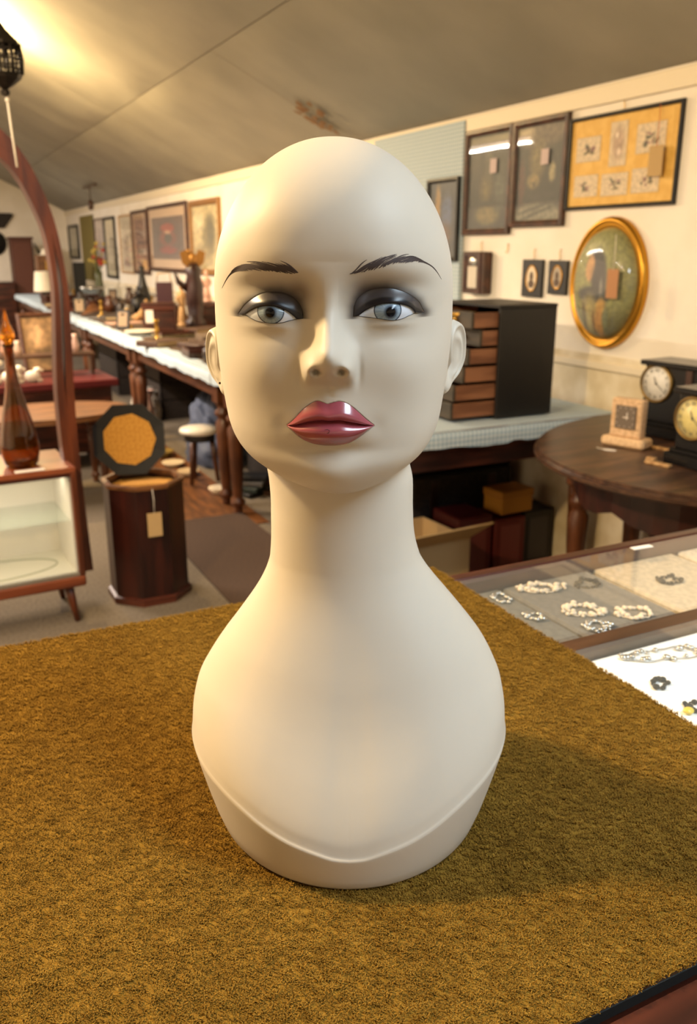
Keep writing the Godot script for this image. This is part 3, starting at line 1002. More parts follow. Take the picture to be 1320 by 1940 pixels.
func ear(t: Node3D, s: int) -> void:
	var lean := deg_to_rad(28.0 if s > 0 else 25.0)
	var back := Vector3(s * sin(lean), 0.0, -cos(lean))
	var outw := Vector3(s * cos(lean), 0.0, sin(lean))
	var low := 0.3010 if s < 0 else 0.3025
	var high := 0.3475 if s < 0 else 0.3520
	var mid := Vector3(HEAD_X + s * 0.0742, (low + high) / 2, 0.004)
	var hh := (high - low) / 2
	var st := SurfaceTool.new()
	st.begin(Mesh.PRIMITIVE_TRIANGLES)
	var nr := 34; var na := 72
	# the front side with helix, hollow and lobe, then the back side
	for side in 2:
		for i in nr + 1:
			var r := float(i) / nr
			for j in na:
				var f := TAU * j / na
				var b := sin(f) * r
				var wide := 0.0142 * (1.0 + 0.28 * (sin(f) if r > 0 else 0.0))
				var a := 0.013 + cos(f) * r * wide
				var h := 0.0
				if side == 0:
					var ear_rim := exp(-pow((r - 0.88) / 0.10, 2))
					var up := smoothstep(-0.65, -0.2, b + cos(f) * 0.25)
					h = 0.0030 * ear_rim * up
					h += 0.0016 * exp(-pow((r - 0.52) / 0.12, 2)) * smoothstep(-0.5, 0.4, cos(f)) * up
					h -= 0.0042 * gauss(cos(f) * r, -0.28, 0.34, b, -0.05, 0.42)
					h += 0.0020 * gauss(cos(f) * r, 0.1, 0.6, b, -0.85, 0.3)
					h -= 0.004 * pow(r, 12)
				else:
					h = -0.0045 + 0.0005 * r
				# lower end runs down into the cheek: the lobe sits nearer the jaw
				var q := mid + back * a + Vector3(0, b * hh, 0) + outw * (h + 0.0012)
				q.x -= s * 0.0062 * smoothstep(0.0, 1.0, -b)
				q.z += 0.004 * smoothstep(0.1, 1.0, -b)
				st.add_vertex(q)
	for side in 2:
		for i in nr:
			for j in na:
				var k := (j + 1) % na
				var o := side * (nr + 1) * na
				var a := o + i * na + j; var b := o + i * na + k
				var tri := [a, b, b + na, a, b + na, a + na]
				if (side == 0) == (s > 0): tri.reverse()
				for v in tri: st.add_index(v)
	for j in na:
		var k := (j + 1) % na
		var a := nr * na + j; var b := nr * na + k
		var o := (nr + 1) * na
		for v in [a, b, b + o, a, b + o, a + o]: st.add_index(v)
	st.generate_normals()
	var skin := plain(SKIN.linear_to_srgb(), 0.42, 0.0, 0.42)
	var e := part(t, "ear", st.commit(), skin)
	if s > 0: return
	var hole := sb()
	ball(hole, mid + back * 0.012 + Vector3(-s * 0.0048, -0.0135, 0.004) + outw * 0.0028, Vector3(0.0008, 0.0009, 0.0008), 8)
	part(e, "earring_hole", hole, plain(rgb(60, 44, 26), 0.9), "small dark hole in the ear lobe")


# ---------------------------------------------------------------- pictures and other things on the long wall
# hung on the wall at x = WALL, from z0 (far edge) to z1 (near edge); local +z points into the room, local +x towards the shop front
func hung(called: String, label: String, category: String, z0: float, z1: float, y0: float, y1: float, group := "", off := 0.0) -> Node3D:
	return thing(called, label, category, Vector3(WALL - 0.001 - off, (y0 + y1) / 2, (z0 + z1) / 2), -90, group)

func framed(called: String, label: String, z0: float, z1: float, y0: float, y1: float, fw: float, deep: float, fm: Material, art: Material, mount := 0.0, mount_m: Material = null, glazed := true, group := "framed pictures on the long wall", off := 0.0) -> Node3D:
	var t := hung(called, label, "picture", z0, z1, y0, y1, group, off)
	var w := z1 - z0 - 2 * fw; var h := y1 - y0 - 2 * fw
	var st := sb()
	frame_rings(st, w, h, [[0.0, 0.002], [0.0, deep * 0.65], [fw * 0.25, deep * 0.8], [fw * 0.45, deep], [fw * 0.85, deep * 0.95], [fw, deep * 0.8], [fw, 0.0], [0.0, 0.0]])
	part(t, "frame", st, fm)
	if mount > 0.0:
		var mt := sb()
		frame_rings(mt, w - 2 * mount, h - 2 * mount, [[0.0, deep * 0.28], [0.001, deep * 0.36], [mount, deep * 0.36]])
		part(t, "mount", mt, mount_m)
	var p := sb()
	panel(p, -w / 2, w / 2, -h / 2, h / 2, deep * 0.28) if mount <= 0.0 else panel(p, -w / 2 + mount, w / 2 - mount, -h / 2 + mount, h / 2 - mount, deep * 0.28)
	part(t, "print", p, art)
	part(t, "backboard", abox(-w / 2, w / 2, -h / 2, h / 2, 0.001, deep * 0.2), M.buff_card)
	if glazed:
		var gl := sb()
		panel(gl, -w / 2, w / 2, -h / 2, h / 2, deep * 0.5)
		part(t, "glass_pane", gl, M.glass)
	return t

func hook_on(t: Node3D, y: float, z := 0.006) -> void:
	var st := sb()
	tube(st, [Vector3(0, y, z), Vector3(0.002, y + 0.015, z), Vector3(-0.003, y + 0.03, z), Vector3(0, y + 0.045, z * 0.4)], 0.0016, 6)
	part(t, "hanging_hook", st, M.brass)

func price_tag(label: String, at: Vector3, turn: float, size: Vector2, string: float, m: Material, sm: Material, group := "hanging price tags") -> void:
	var t := thing("price_tag", label, "price tag", at, turn, group)
	part(t, "card", abox(-size.x / 2, size.x / 2, -size.y, 0, -0.0006, 0.0006), m)
	var st := sb()
	tube(st, [Vector3(0, -0.005, 0), Vector3(0.002, string * 0.5, 0.001), Vector3(-0.001, string, 0)], 0.0014, 6)
	part(t, "string", st, sm)

func wall_right_things() -> void:
	# framed board of six small prints
	var t := framed("framed_prints", "black framed gold board with six small botanical prints", -2.867, -2.297, 1.504, 1.84, 0.013, 0.018, M.black, mottled(rgb(214, 168, 76), rgb(226, 184, 96), 3.0, 0.6, 61), 0.0, null, false)
	var cells := [[-0.175, 0.05, 0.13, 0.085], [-0.015, 0.055, 0.085, 0.15], [0.145, 0.06, 0.135, 0.095], [-0.175, -0.082, 0.13, 0.075], [-0.02, -0.085, 0.135, 0.075], [0.135, -0.080, 0.13, 0.08]]
	for i in 6:
		var c = cells[i]
		var bl := []
		for k in 9: bl.append([rng.randf_range(0.3, 0.72), rng.randf_range(0.3, 0.72), rng.randf_range(0.05, 0.18), rng.randf_range(0.03, 0.1), [rgb(70, 74, 66, 0.85), rgb(128, 92, 96, 0.8), rgb(92, 84, 64, 0.8)][(k + i) % 3], 0.6, rng.randf() * 3.0])
		if i == 1: bl = [[0.5, 0.5, 0.4, 0.45, rgb(176, 152, 132), 0.5], [0.4, 0.3, 0.1, 0.08, rgb(222, 208, 190), 0.5], [0.55, 0.68, 0.14, 0.1, rgb(214, 196, 178), 0.5]]
		var p := sb()
		panel(p, c[0] - c[2] / 2, c[0] + c[2] / 2, c[1] - c[3] / 2, c[1] + c[3] / 2, 0.0062)
		var b := sb()
		box(b, Vector3(c[0], c[1], 0.0055), Vector3(c[2] + 0.006, c[3] + 0.006, 0.001))
		var card := part(t, "print_card", b, plain(rgb(196, 172, 132), 0.8))
		part(card, "print", p, printed(picture_tex(64, 48, rgb(206, 188, 160), bl, 0.05, i)))
	hook_on(t, 0.165)
	price_tag("brown card price tag hanging over the gold board of prints", Vector3(2.392, 1.70, -2.385), -90, Vector2(0.066, 0.10), 0.13, M.buff_card, plain(rgb(196, 108, 70), 0.9))
	# two brown framed pictures
	var dark := rgb(34, 31, 29)
	var art2 := picture_tex(120, 150, dark, [[0.5, 0.1, 0.7, 0.16, rgb(92, 78, 66), 0.5], [0.45, 0.35, 0.22, 0.25, rgb(104, 90, 56), 0.6], [0.38, 0.58, 0.16, 0.1, rgb(130, 112, 72), 0.5], [0.78, 0.5, 0.08, 0.13, rgb(150, 138, 104), 0.5], [0.12, 0.6, 0.1, 0.3, rgb(74, 40, 34), 0.6], [0.5, 0.95, 0.7, 0.16, rgb(118, 114, 98), 0.4], [0.5, 0.86, 0.5, 0.02, rgb(66, 64, 58), 0.3, -0.15], [0.5, 0.92, 0.6, 0.02, rgb(70, 68, 60), 0.3, -0.2], [0.4, 0.62, 0.03, 0.03, rgb(30, 26, 24), 0.4], [0.6, 0.75, 0.5, 0.06, rgb(44, 40, 38), 0.6]], 0.12, 3)
	var art1 := picture_tex(120, 150, dark, [[0.45, 0.55, 0.2, 0.22, rgb(98, 84, 52), 0.7], [0.5, 0.3, 0.12, 0.25, rgb(70, 66, 54), 0.7], [0.5, 0.85, 0.36, 0.13, rgb(112, 98, 60), 0.5], [0.2, 0.3, 0.25, 0.3, rgb(48, 42, 40), 0.8], [0.8, 0.6, 0.2, 0.3, rgb(72, 74, 66), 0.8], [0.5, 0.73, 0.4, 0.04, rgb(40, 38, 34), 0.7]], 0.12, 4)
	var b2 := framed("framed_painting", "brown framed dark picture of a fountain, beside the gold board", -3.222, -2.870, 1.447, 1.870, 0.026, 0.024, M.brown_frame, printed(art2, 0.5))
	var b1 := framed("framed_painting", "brown framed dark picture next to the pale blue panel", -3.585, -3.228, 1.42, 1.872, 0.026, 0.024, M.brown_frame, printed(art1, 0.5))
	for e in [[b2, 0.04, 0.06, "pale price sticker on the glass of the fountain picture"], [b1, 0.045, 0.065, "pale price sticker on the glass of the picture by the blue panel"]]:
		var st := abox(e[1] - 0.024, e[1] + 0.024, e[2] - 0.03, e[2] + 0.03, 0.0142, 0.0148)
		part(e[0], "sticker", st, plain(rgb(196, 178, 178), 0.8))
	# tall board covered in pale blue check cloth, with a dark picture leaning on it
	var bp := hung("cloth_covered_panel", "tall panel covered in pale blue checked cloth", "panel", -4.47, -3.592, 0.766, 1.925)
	part(bp, "cloth_face", abox(-0.439, 0.439, -0.58, 0.58, 0.0, 0.022, 0.003), M.cloth)
	var art3 := picture_tex(60, 110, rgb(30, 32, 44), [[0.3, 0.3, 0.12, 0.35, rgb(150, 116, 60), 0.5], [0.65, 0.4, 0.25, 0.3, rgb(70, 84, 120), 0.6], [0.6, 0.7, 0.3, 0.2, rgb(92, 66, 58), 0.7]], 0.1, 6)
	framed("framed_painting", "narrow black framed night picture on the blue checked panel", -3.88, -3.60, 1.30, 1.685, 0.02, 0.02, M.black, printed(art3, 0.4), 0, null, true, "framed pictures on the long wall", 0.024)
	# small hanging case and two black miniatures
	var sc := hung("barometer_case", "small brown wooden wall case with a silvered scale", "barometer", -3.525, -3.35, 1.155, 1.345)
	part(sc, "case", abox(-0.0875, 0.0875, -0.095, 0.095, 0, 0.05, 0.006), M.brown_frame)
	var fr := sb()
	frame_rings(fr, 0.10, 0.15, [[0.0, 0.046], [0.004, 0.056], [0.014, 0.056], [0.016, 0.05]])
	part(sc, "front_moulding", fr, M.brown_frame)
	part(sc, "scale_plate", abox(-0.036, 0.036, -0.068, 0.03, 0.05, 0.053, 0.001), plain(rgb(206, 196, 180), 0.4))
	var dome := sb()
	ball(dome, Vector3(0, 0.052, 0.05), Vector3(0.034, 0.02, 0.008), 14)
	part(sc, "dial", dome, M.silver)
	hook_on(sc, 0.095)
	for e in [[-3.113, -2.978, 1.158, 1.313, "black framed oval miniature nearer the wooden wall case", "plaster"], [-2.938, -2.821, 1.176, 1.311, "black framed oval miniature nearer the gilt oval portrait", "tan"]]:
		var mi := hung("oval_miniature", e[4], "miniature", e[0], e[1], e[2], e[3], "black framed miniatures")
		var w: float = e[1] - e[0]; var h: float = e[3] - e[2]
		part(mi, "frame", abox(-w / 2, w / 2, -h / 2, h / 2, 0, 0.014, 0.002), M.black)
		var ring := sb()
		var pts := []
		for k in 36: pts.append(Vector3(cos(TAU * k / 36) * w * 0.26, sin(TAU * k / 36) * h * 0.34, 0.0145))
		tube(ring, pts, 0.003, 6, true)
		part(mi, "gilt_rim", ring, M.gilt)
		var ov := sb()
		prism(ov, ellipse(w * 0.26, h * 0.34, 28), 0.012, 0.0148)
		part(mi, "ivory", ov, M.plaster if e[5] == "plaster" else plain(rgb(168, 156, 138), 0.5))
		var bust := sb()
		prism(bust, ellipse(w * 0.09, h * 0.13, 16, Vector2(0, h * 0.05)), 0.0146, 0.0156)
		prism(bust, ellipse(w * 0.15, h * 0.11, 16, Vector2(0, -h * 0.15)), 0.0146, 0.0154)
		part(mi, "portrait", bust, plain(rgb(86, 66, 52), 0.6))
		hook_on(mi, h / 2)
	for e in [[-3.24, 1.36, "bare brass picture hook left of the oval miniatures"]]:
		var hk := thing("picture_hook", e[2], "hook", Vector3(WALL - 0.003, e[1], e[0]), -90)
		var st := sb()
		tube(st, [Vector3(0, 0.02, 0), Vector3(0.004, 0, 0.002), Vector3(0, -0.02, 0.004), Vector3(-0.006, -0.016, 0.007)], 0.002, 6)
		part(hk, "wire", st, M.brass)
	oval_portrait()
	# chest of drawers on the end of the table
	drawer_chest()

func oval_portrait() -> void:
	var t := hung("oval_portrait", "large gilt oval framed portrait under domed glass", "picture", -2.790, -2.385, 0.981, 1.474)
	var a := 0.2025; var b := 0.2465
	var st := sb()
	var steps := [[0.0, 0.0], [0.0, 0.014], [-0.005, 0.024], [-0.013, 0.030], [-0.020, 0.026], [-0.023, 0.020], [-0.029, 0.024], [-0.036, 0.018], [-0.042, 0.012], [-0.046, 0.012]]
	for i in steps.size() - 1:
		var p = steps[i]; var q = steps[i + 1]
		st.set_smooth_group(0)
		for k in 64:
			var quad := []
			for e in [[p, k], [p, k + 1], [q, k + 1], [q, k]]:
				var f: float = TAU * e[1] / 64.0
				quad.append(Vector3(cos(f) * (a + e[0][0]), sin(f) * (b + e[0][0]), e[0][1]))
			for m in [0, 2, 1, 0, 3, 2]: st.add_vertex(quad[m])
	part(t, "gilt_frame", st, M.gilt)
	# the portrait: a figure in a dark cloak with long dark hair on a green ground, printed on a domed card
	var art := picture_tex(160, 200, rgb(138, 138, 84), [
		[0.5, 0.9, 0.6, 0.2, rgb(92, 86, 50), 0.8], [0.5, 0.34, 0.17, 0.17, rgb(44, 38, 40), 0.3], [0.40, 0.36, 0.09, 0.13, rgb(196, 148, 96), 0.3], [0.56, 0.46, 0.14, 0.2, rgb(46, 38, 44), 0.4],
		[0.44, 0.6, 0.26, 0.09, rgb(44, 38, 36), 0.4], [0.66, 0.60, 0.12, 0.07, rgb(34, 34, 26), 0.4], [0.42, 0.78, 0.18, 0.22, rgb(160, 146, 92), 0.5], [0.62, 0.72, 0.1, 0.12, rgb(184, 140, 60), 0.5], [0.60, 0.86, 0.09, 0.16, rgb(176, 128, 66), 0.4],
		[0.32, 0.82, 0.05, 0.2, rgb(96, 80, 44), 0.5], [0.5, 0.84, 0.03, 0.14, rgb(122, 88, 44), 0.5], [0.7, 0.82, 0.06, 0.14, rgb(112, 116, 84), 0.6], [0.60, 0.52, 0.03, 0.1, rgb(120, 116, 112), 0.6]], 0.08, 8)
	var dome := func(u, v, lift):
		var x: float = (u * 2 - 1); var y: float = (v * 2 - 1)
		# square to disc
		var X := x * sqrt(1 - y * y / 2); var Y := y * sqrt(1 - x * x / 2)
		var r2 := X * X + Y * Y
		return Vector3(X * (a - 0.040), Y * (b - 0.040), 0.016 + lift * pow(maxf(0.0, 1 - r2 * r2), 0.6))
	var ps := sb()
	sheet(ps, 28, 34, func(u, v): return dome.call(u, v, 0.056))
	part(t, "portrait", ps, printed(art, 0.5))
	var gs := sb()
	sheet(gs, 28, 34, func(u, v): return dome.call(u, v, 0.062) + Vector3(0, 0, 0.002))
	part(t, "domed_glass", gs, M.glass)
	price_tag("pink brown card tag hanging over the oval portrait", Vector3(2.325, 1.286, -2.472), -84, Vector2(0.052, 0.105), 0.12, plain(rgb(178, 130, 92), 0.85), M.string)

func drawer_chest() -> void:
	var t := thing("specimen_chest", "black chest of six shallow drawers pulled out like steps", "chest of drawers", Vector3(1.872, 0.7585, -2.53))
	var W := 0.255; var D := 0.36; var H := 0.395
	part(t, "side_panel", abox(0, W, 0, H, -0.014, 0, 0.002), M.black)
	part(t, "side_panel", abox(0, W, 0, H, -D, -D + 0.014, 0.002), M.black)
	part(t, "top_panel", abox(-0.006, W, H, H + 0.012, -D - 0.004, 0.004, 0.003), M.black)
	part(t, "bottom_panel", abox(0, W, 0, 0.012, -D + 0.014, -0.014), M.black)
	part(t, "back_panel", abox(W - 0.01, W, 0.012, H, -D + 0.014, -0.014), M.black)
	var side := wood(rgb(112, 70, 44), rgb(146, 98, 66), Vector3(0.8, 6, 6), 0.5, 66)
	var face := wood(rgb(44, 38, 28), rgb(66, 56, 42), Vector3(6, 6, 1), 0.5, 67)
	var out := [0.100, 0.062, 0.112, 0.130, 0.168, 0.176]
	for i in 6:
		var y0 := H - 0.008 - (i + 1) * 0.0635 + 0.006
		var e: float = out[i]
		var d := part(t, "drawer", abox(-e, W - 0.02 - e, y0, y0 + 0.052, -0.026, -0.016, 0.001), side)
		part(d, "drawer_side", abox(-e, W - 0.02 - e, y0, y0 + 0.052, -D + 0.016, -D + 0.026, 0.001), side)
		part(d, "drawer_bottom", abox(-e, W - 0.02 - e, y0, y0 + 0.006, -D + 0.026, -0.026), side)
		var fr := part(d, "drawer_front", abox(-e - 0.012, -e, y0 - 0.003, y0 + 0.056, -D + 0.016, -0.016, 0.002), face)
		for k in [0.3, 0.7]:
			var kn := sb()
			ball(kn, Vector3(-e - 0.019, y0 + 0.026, -D * k), Vector3(0.009, 0.008, 0.008), 10)
			part(fr if false else d, "knob", kn, M.brass)
	var o := thing("brass_bowl", "small brass bowl with gold sprigs standing in the top open drawer", "bowl", Vector3(1.80, 1.1655, -2.66))
	o.position = Vector3(1.795, 1.0945, -2.66)
	var st := sb()
	lathe(st, vv([0.0, 0.0, 0.03, 0.0, 0.032, 0.004, 0.014, 0.012, 0.045, 0.03, 0.05, 0.042, 0.046, 0.042, 0.0, 0.02]), 22)
	part(o, "bowl", st, M.brass)


# ---------------------------------------------------------------- half-oval table with the clocks
func half_oval(a: float, b: float, n := 40) -> PackedVector2Array:
	var p := PackedVector2Array()
	for i in n + 1:
		var f := PI / 2 + PI * i / n
		p.append(Vector2(cos(f) * a, sin(f) * b))
	return p

func turned_leg(st: SurfaceTool, h: float, r: float, xf := Transform3D()) -> void:
	var s := h
	lathe(st, vv([0, 0, r * 0.55, 0, r * 0.6, s * 0.03, r * 0.5, s * 0.05, r * 0.95, s * 0.075, r * 0.95, s * 0.1, r * 0.6, s * 0.12, r * 0.62, s * 0.14, r * 0.8, s * 0.3, r * 0.95, s * 0.55, r * 1.0, s * 0.64, r * 0.7, s * 0.665, r * 0.7, s * 0.68, r * 1.05, s * 0.70, r * 1.05, s * 0.725, r * 0.7, s * 0.745, r * 0.75, s * 0.77, r * 1.0, s * 0.79]), 20, xf)
	box(st, Vector3(0, s * 0.895, 0), Vector3(r * 2.1, s * 0.21, r * 2.1), 0.004, xf)

func clock_table() -> void:
	var at := Vector3(WALL - 0.03, 0, -1.76)
	var t := thing("half_oval_table", "dark mahogany half-oval side table standing against the wall", "table", at)
	var up := Transform3D(Basis(Vector3.RIGHT, Vector3(0, 0, 1), Vector3(0, -1, 0)), Vector3.ZERO)   # polygon xy to xz, extrusion along -y
	var top := sb()
	# moulded edge: three stacked slabs
	for s in [[0.780, 0.650, -0.760, -0.746], [0.792, 0.662, -0.748, -0.738], [0.775, 0.645, -0.740, -0.728]]:
		prism(top, half_oval(s[0], s[1]), s[2], s[3], up)
	part(t, "table_top", top, M.dark_top)
	var ap := sb()
	for i in 24:
		var f0 := PI / 2 + PI * i / 24; var f1 := PI / 2 + PI * (i + 1) / 24
		var p0 := Vector3(cos(f0) * 0.66, 0, sin(f0) * 0.52); var p1 := Vector3(cos(f1) * 0.66, 0, sin(f1) * 0.52)
		var dip0 := 0.628 - 0.03 * absf(sin(f0 * 6.0)); var dip1 := 0.628 - 0.03 * absf(sin(f1 * 6.0))
		facet(ap, [p0 + Vector3(0, dip0, 0), p1 + Vector3(0, dip1, 0), p1 + Vector3(0, 0.73, 0), p0 + Vector3(0, 0.73, 0)], Vector3(0, 0.6, 0))
		facet(ap, [p0 * 0.96 + Vector3(0, dip0, 0), p1 * 0.96 + Vector3(0, dip1, 0), p1 * 0.96 + Vector3(0, 0.73, 0), p0 * 0.96 + Vector3(0, 0.73, 0)], p0 * 2 + Vector3(0, 0.6, 0))
		facet(ap, [p0 + Vector3(0, dip0, 0), p1 + Vector3(0, dip1, 0), p1 * 0.96 + Vector3(0, dip1, 0), p0 * 0.96 + Vector3(0, dip0, 0)], Vector3(0, 0.8, 0))
	part(t, "apron", ap, M.mahogany)
	for p in [[-0.40, -0.42], [-0.40, 0.42], [-0.06, -0.5], [-0.06, 0.5]]:
		var lg := sb()
		turned_leg(lg, 0.73, 0.036, Transform3D(Basis(), Vector3(p[0], 0, p[1])))
		part(t, "leg", lg, M.table_leg)
	var ped := sb()
	lathe(ped, vv([0.0, 0.0, 0.16, 0.0, 0.16, 0.04, 0.07, 0.08, 0.06, 0.2, 0.10, 0.4, 0.14, 0.55, 0.20, 0.64, 0.20, 0.73, 0.0, 0.73]), 28, Transform3D(Basis.from_scale(Vector3(1, 1, 1.3)), Vector3(-0.3, 0, 0)))
	part(t, "pedestal", ped, M.mahogany)
	# pale stone desk clock
	var c := thing("stone_desk_clock", "small travertine desk clock with a square grey dial", "clock", Vector3(1.965, 0.7605, -1.965), -72)
	part(c, "plinth", abox(-0.072, 0.072, 0, 0.030, -0.034, 0.034, 0.008), mottled(rgb(206, 170, 128), rgb(226, 194, 152), 12.0, 0.5, 71))
	part(c, "body", abox(-0.052, 0.052, 0.030, 0.150, -0.018, 0.018, 0.004), mottled(rgb(196, 160, 120), rgb(220, 186, 146), 12.0, 0.5, 72))
	var d := part(c, "dial", abox(-0.034, 0.034, 0.058, 0.130, 0.018, 0.024, 0.003), plain(rgb(120, 108, 96), 0.35, 0.5))
	var hd := sb()
	box(hd, Vector3(0.006, 0.099, 0.0246), Vector3(0.003, 0.022, 0.001), 0, Transform3D())
	box(hd, Vector3(0.002, 0.094, 0.0246), Vector3(0.018, 0.003, 0.001))
	part(d, "clock_hands", hd, plain(rgb(226, 214, 200), 0.3))
	var tk := sb()
	for k in 12:
		var f := TAU * k / 12
		box(tk, Vector3(clampf(sin(f) * 0.036, -0.027, 0.027), 0.094 + clampf(cos(f) * 0.038, -0.029, 0.029), 0.0243), Vector3(0.003, 0.003, 0.0008))
	part(d, "hour_marks", tk, plain(rgb(206, 192, 176), 0.4))
	mantel_clock("black slate mantel clock with a white dial, at the back of the table", Vector3(2.235, 0.7605, -2.005), -84, Vector3(0.215, 0.245, 0.13), rgb(236, 232, 224), 0.056, Vector2(-0.056, 0.172))
	mantel_clock("black slate mantel clock with a yellowed dial, at the front of the table", Vector3(2.005, 0.7605, -1.625), -88, Vector3(0.225, 0.222, 0.16), rgb(226, 208, 126), 0.055, Vector2(-0.056, 0.140))
	var lb := thing("price_ticket", "white oval paper ticket in front of the stone clock", "ticket", Vector3(1.878, 0.7602, -1.945), -60)
	var ls := sb()
	prism(ls, ellipse(0.022, 0.011, 20), 0, 0.0008, Transform3D(Basis(Vector3.RIGHT, -PI / 2), Vector3.ZERO))
	part(lb, "card", ls, M.white_card)
	var s2 := sb()
	tube(s2, [Vector3(-0.02, 0.001, 0), Vector3(-0.04, 0.001, -0.006), Vector3(-0.045, 0.001, -0.02)], 0.001, 5)
	part(lb, "string", s2, M.string)
	var ky := thing("wooden_rule", "pale wooden folding rule lying by the yellow dial clock", "rule", Vector3(1.865, 0.7602, -1.735), -78)
	part(ky, "blade", abox(-0.04, 0.04, 0, 0.008, -0.010, 0.010, 0.002), M.tan)
	part(ky, "stub", abox(-0.052, -0.024, 0, 0.012, -0.036, -0.016, 0.002), M.tan)
	var sl := thing("wooden_slip", "thin pale wooden slip between the two slate clocks", "wood strip", Vector3(2.03, 0.7602, -1.86), -78)
	part(sl, "strip", abox(-0.05, 0.045, 0, 0.007, -0.009, 0.009, 0.002), M.tan)

func mantel_clock(label: String, at: Vector3, turn: float, s: Vector3, dial: Color, r: float, dc: Vector2) -> void:
	var t := thing("mantel_clock", label, "clock", at, turn, "slate mantel clocks")
	part(t, "plinth", abox(-s.x / 2 - 0.022, s.x / 2 + 0.022, 0, 0.034, -s.z / 2 - 0.014, s.z / 2 + 0.018, 0.003), M.slate)
	part(t, "moulding", abox(-s.x / 2 - 0.010, s.x / 2 + 0.010, 0.034, 0.046, -s.z / 2 - 0.006, s.z / 2 + 0.010, 0.003), M.slate)
	part(t, "case", abox(-s.x / 2, s.x / 2, 0.046, s.y - 0.016, -s.z / 2, s.z / 2, 0.003), M.slate)
	part(t, "side_column", abox(s.x / 2 - 0.055, s.x / 2 - 0.03, 0.046, s.y - 0.016, s.z / 2 - 0.004, s.z / 2 + 0.006, 0.002), plain(rgb(66, 44, 36), 0.3))
	part(t, "top_slab", abox(-s.x / 2 - 0.014, s.x / 2 + 0.014, s.y - 0.016, s.y, -s.z / 2 - 0.010, s.z / 2 + 0.014, 0.003), M.slate)
	var z := s.z / 2 + 0.001
	var o := Vector3(dc.x, dc.y, z)
	var face := sb()
	lathe(face, vv([0.0, 0.004, r * 0.97, 0.003, r, 0.0]), 36, Transform3D(Basis(Vector3.RIGHT, PI / 2), o))
	var f := part(t, "dial", face, mottled(dial.darkened(0.08), dial, 18.0, 0.4, 74))
	var bz := sb()
	lathe(bz, vv([r * 1.14, 0.0, r * 1.14, 0.006, r * 1.06, 0.011, r * 0.98, 0.006, r * 0.98, 0.002]), 36, Transform3D(Basis(Vector3.RIGHT, PI / 2), o))
	part(t, "bezel", bz, plain(rgb(128, 102, 54), 0.4, 0.8))
	var nm := sb()
	var font := SystemFont.new()
	font.font_names = PackedStringArray(["Droid Serif"])
	var roman := ["XII", "I", "II", "III", "IIII", "V", "VI", "VII", "VIII", "IX", "X", "XI"]
	for k in 12:
		var tm := TextMesh.new()
		tm.text = roman[k]; tm.font = font; tm.font_size = 16; tm.pixel_size = r * 0.0145; tm.depth = 0.0006
		var a := TAU * k / 12
		nm.append_from(tm, 0, Transform3D(Basis(Vector3(0, 0, 1), -a), o + Vector3(sin(a) * r * 0.78, cos(a) * r * 0.78, 0.0046)))
	var nmi := MeshInstance3D.new()
	nmi.mesh = nm.commit()
	nmi.material_override = M.black
	nmi.name = "numerals"
	f.add_child(nmi)
	var hs := sb()
	for e in [[0.62, 2.2, 0.0022], [0.42, 5.9, 0.003]]:
		var b := Transform3D(Basis(Vector3(0, 0, 1), -e[1]), o + Vector3(0, 0, 0.0056))
		box(hs, Vector3(0, r * e[0] * 0.45, 0), Vector3(e[2], r * e[0], 0.0008), 0, b)
	lathe(hs, vv([0, 0.007, 0.004, 0.006, 0.004, 0.004]), 12, Transform3D(Basis(Vector3.RIGHT, PI / 2), o))
	part(f, "clock_hands", hs, M.black)
	var gs := sb()
	lathe(gs, vv([0.0, 0.013, r * 0.5, 0.0115, r * 0.98, 0.007]), 32, Transform3D(Basis(Vector3.RIGHT, PI / 2), o))
	part(t, "dial_glass", gs, M.glass)


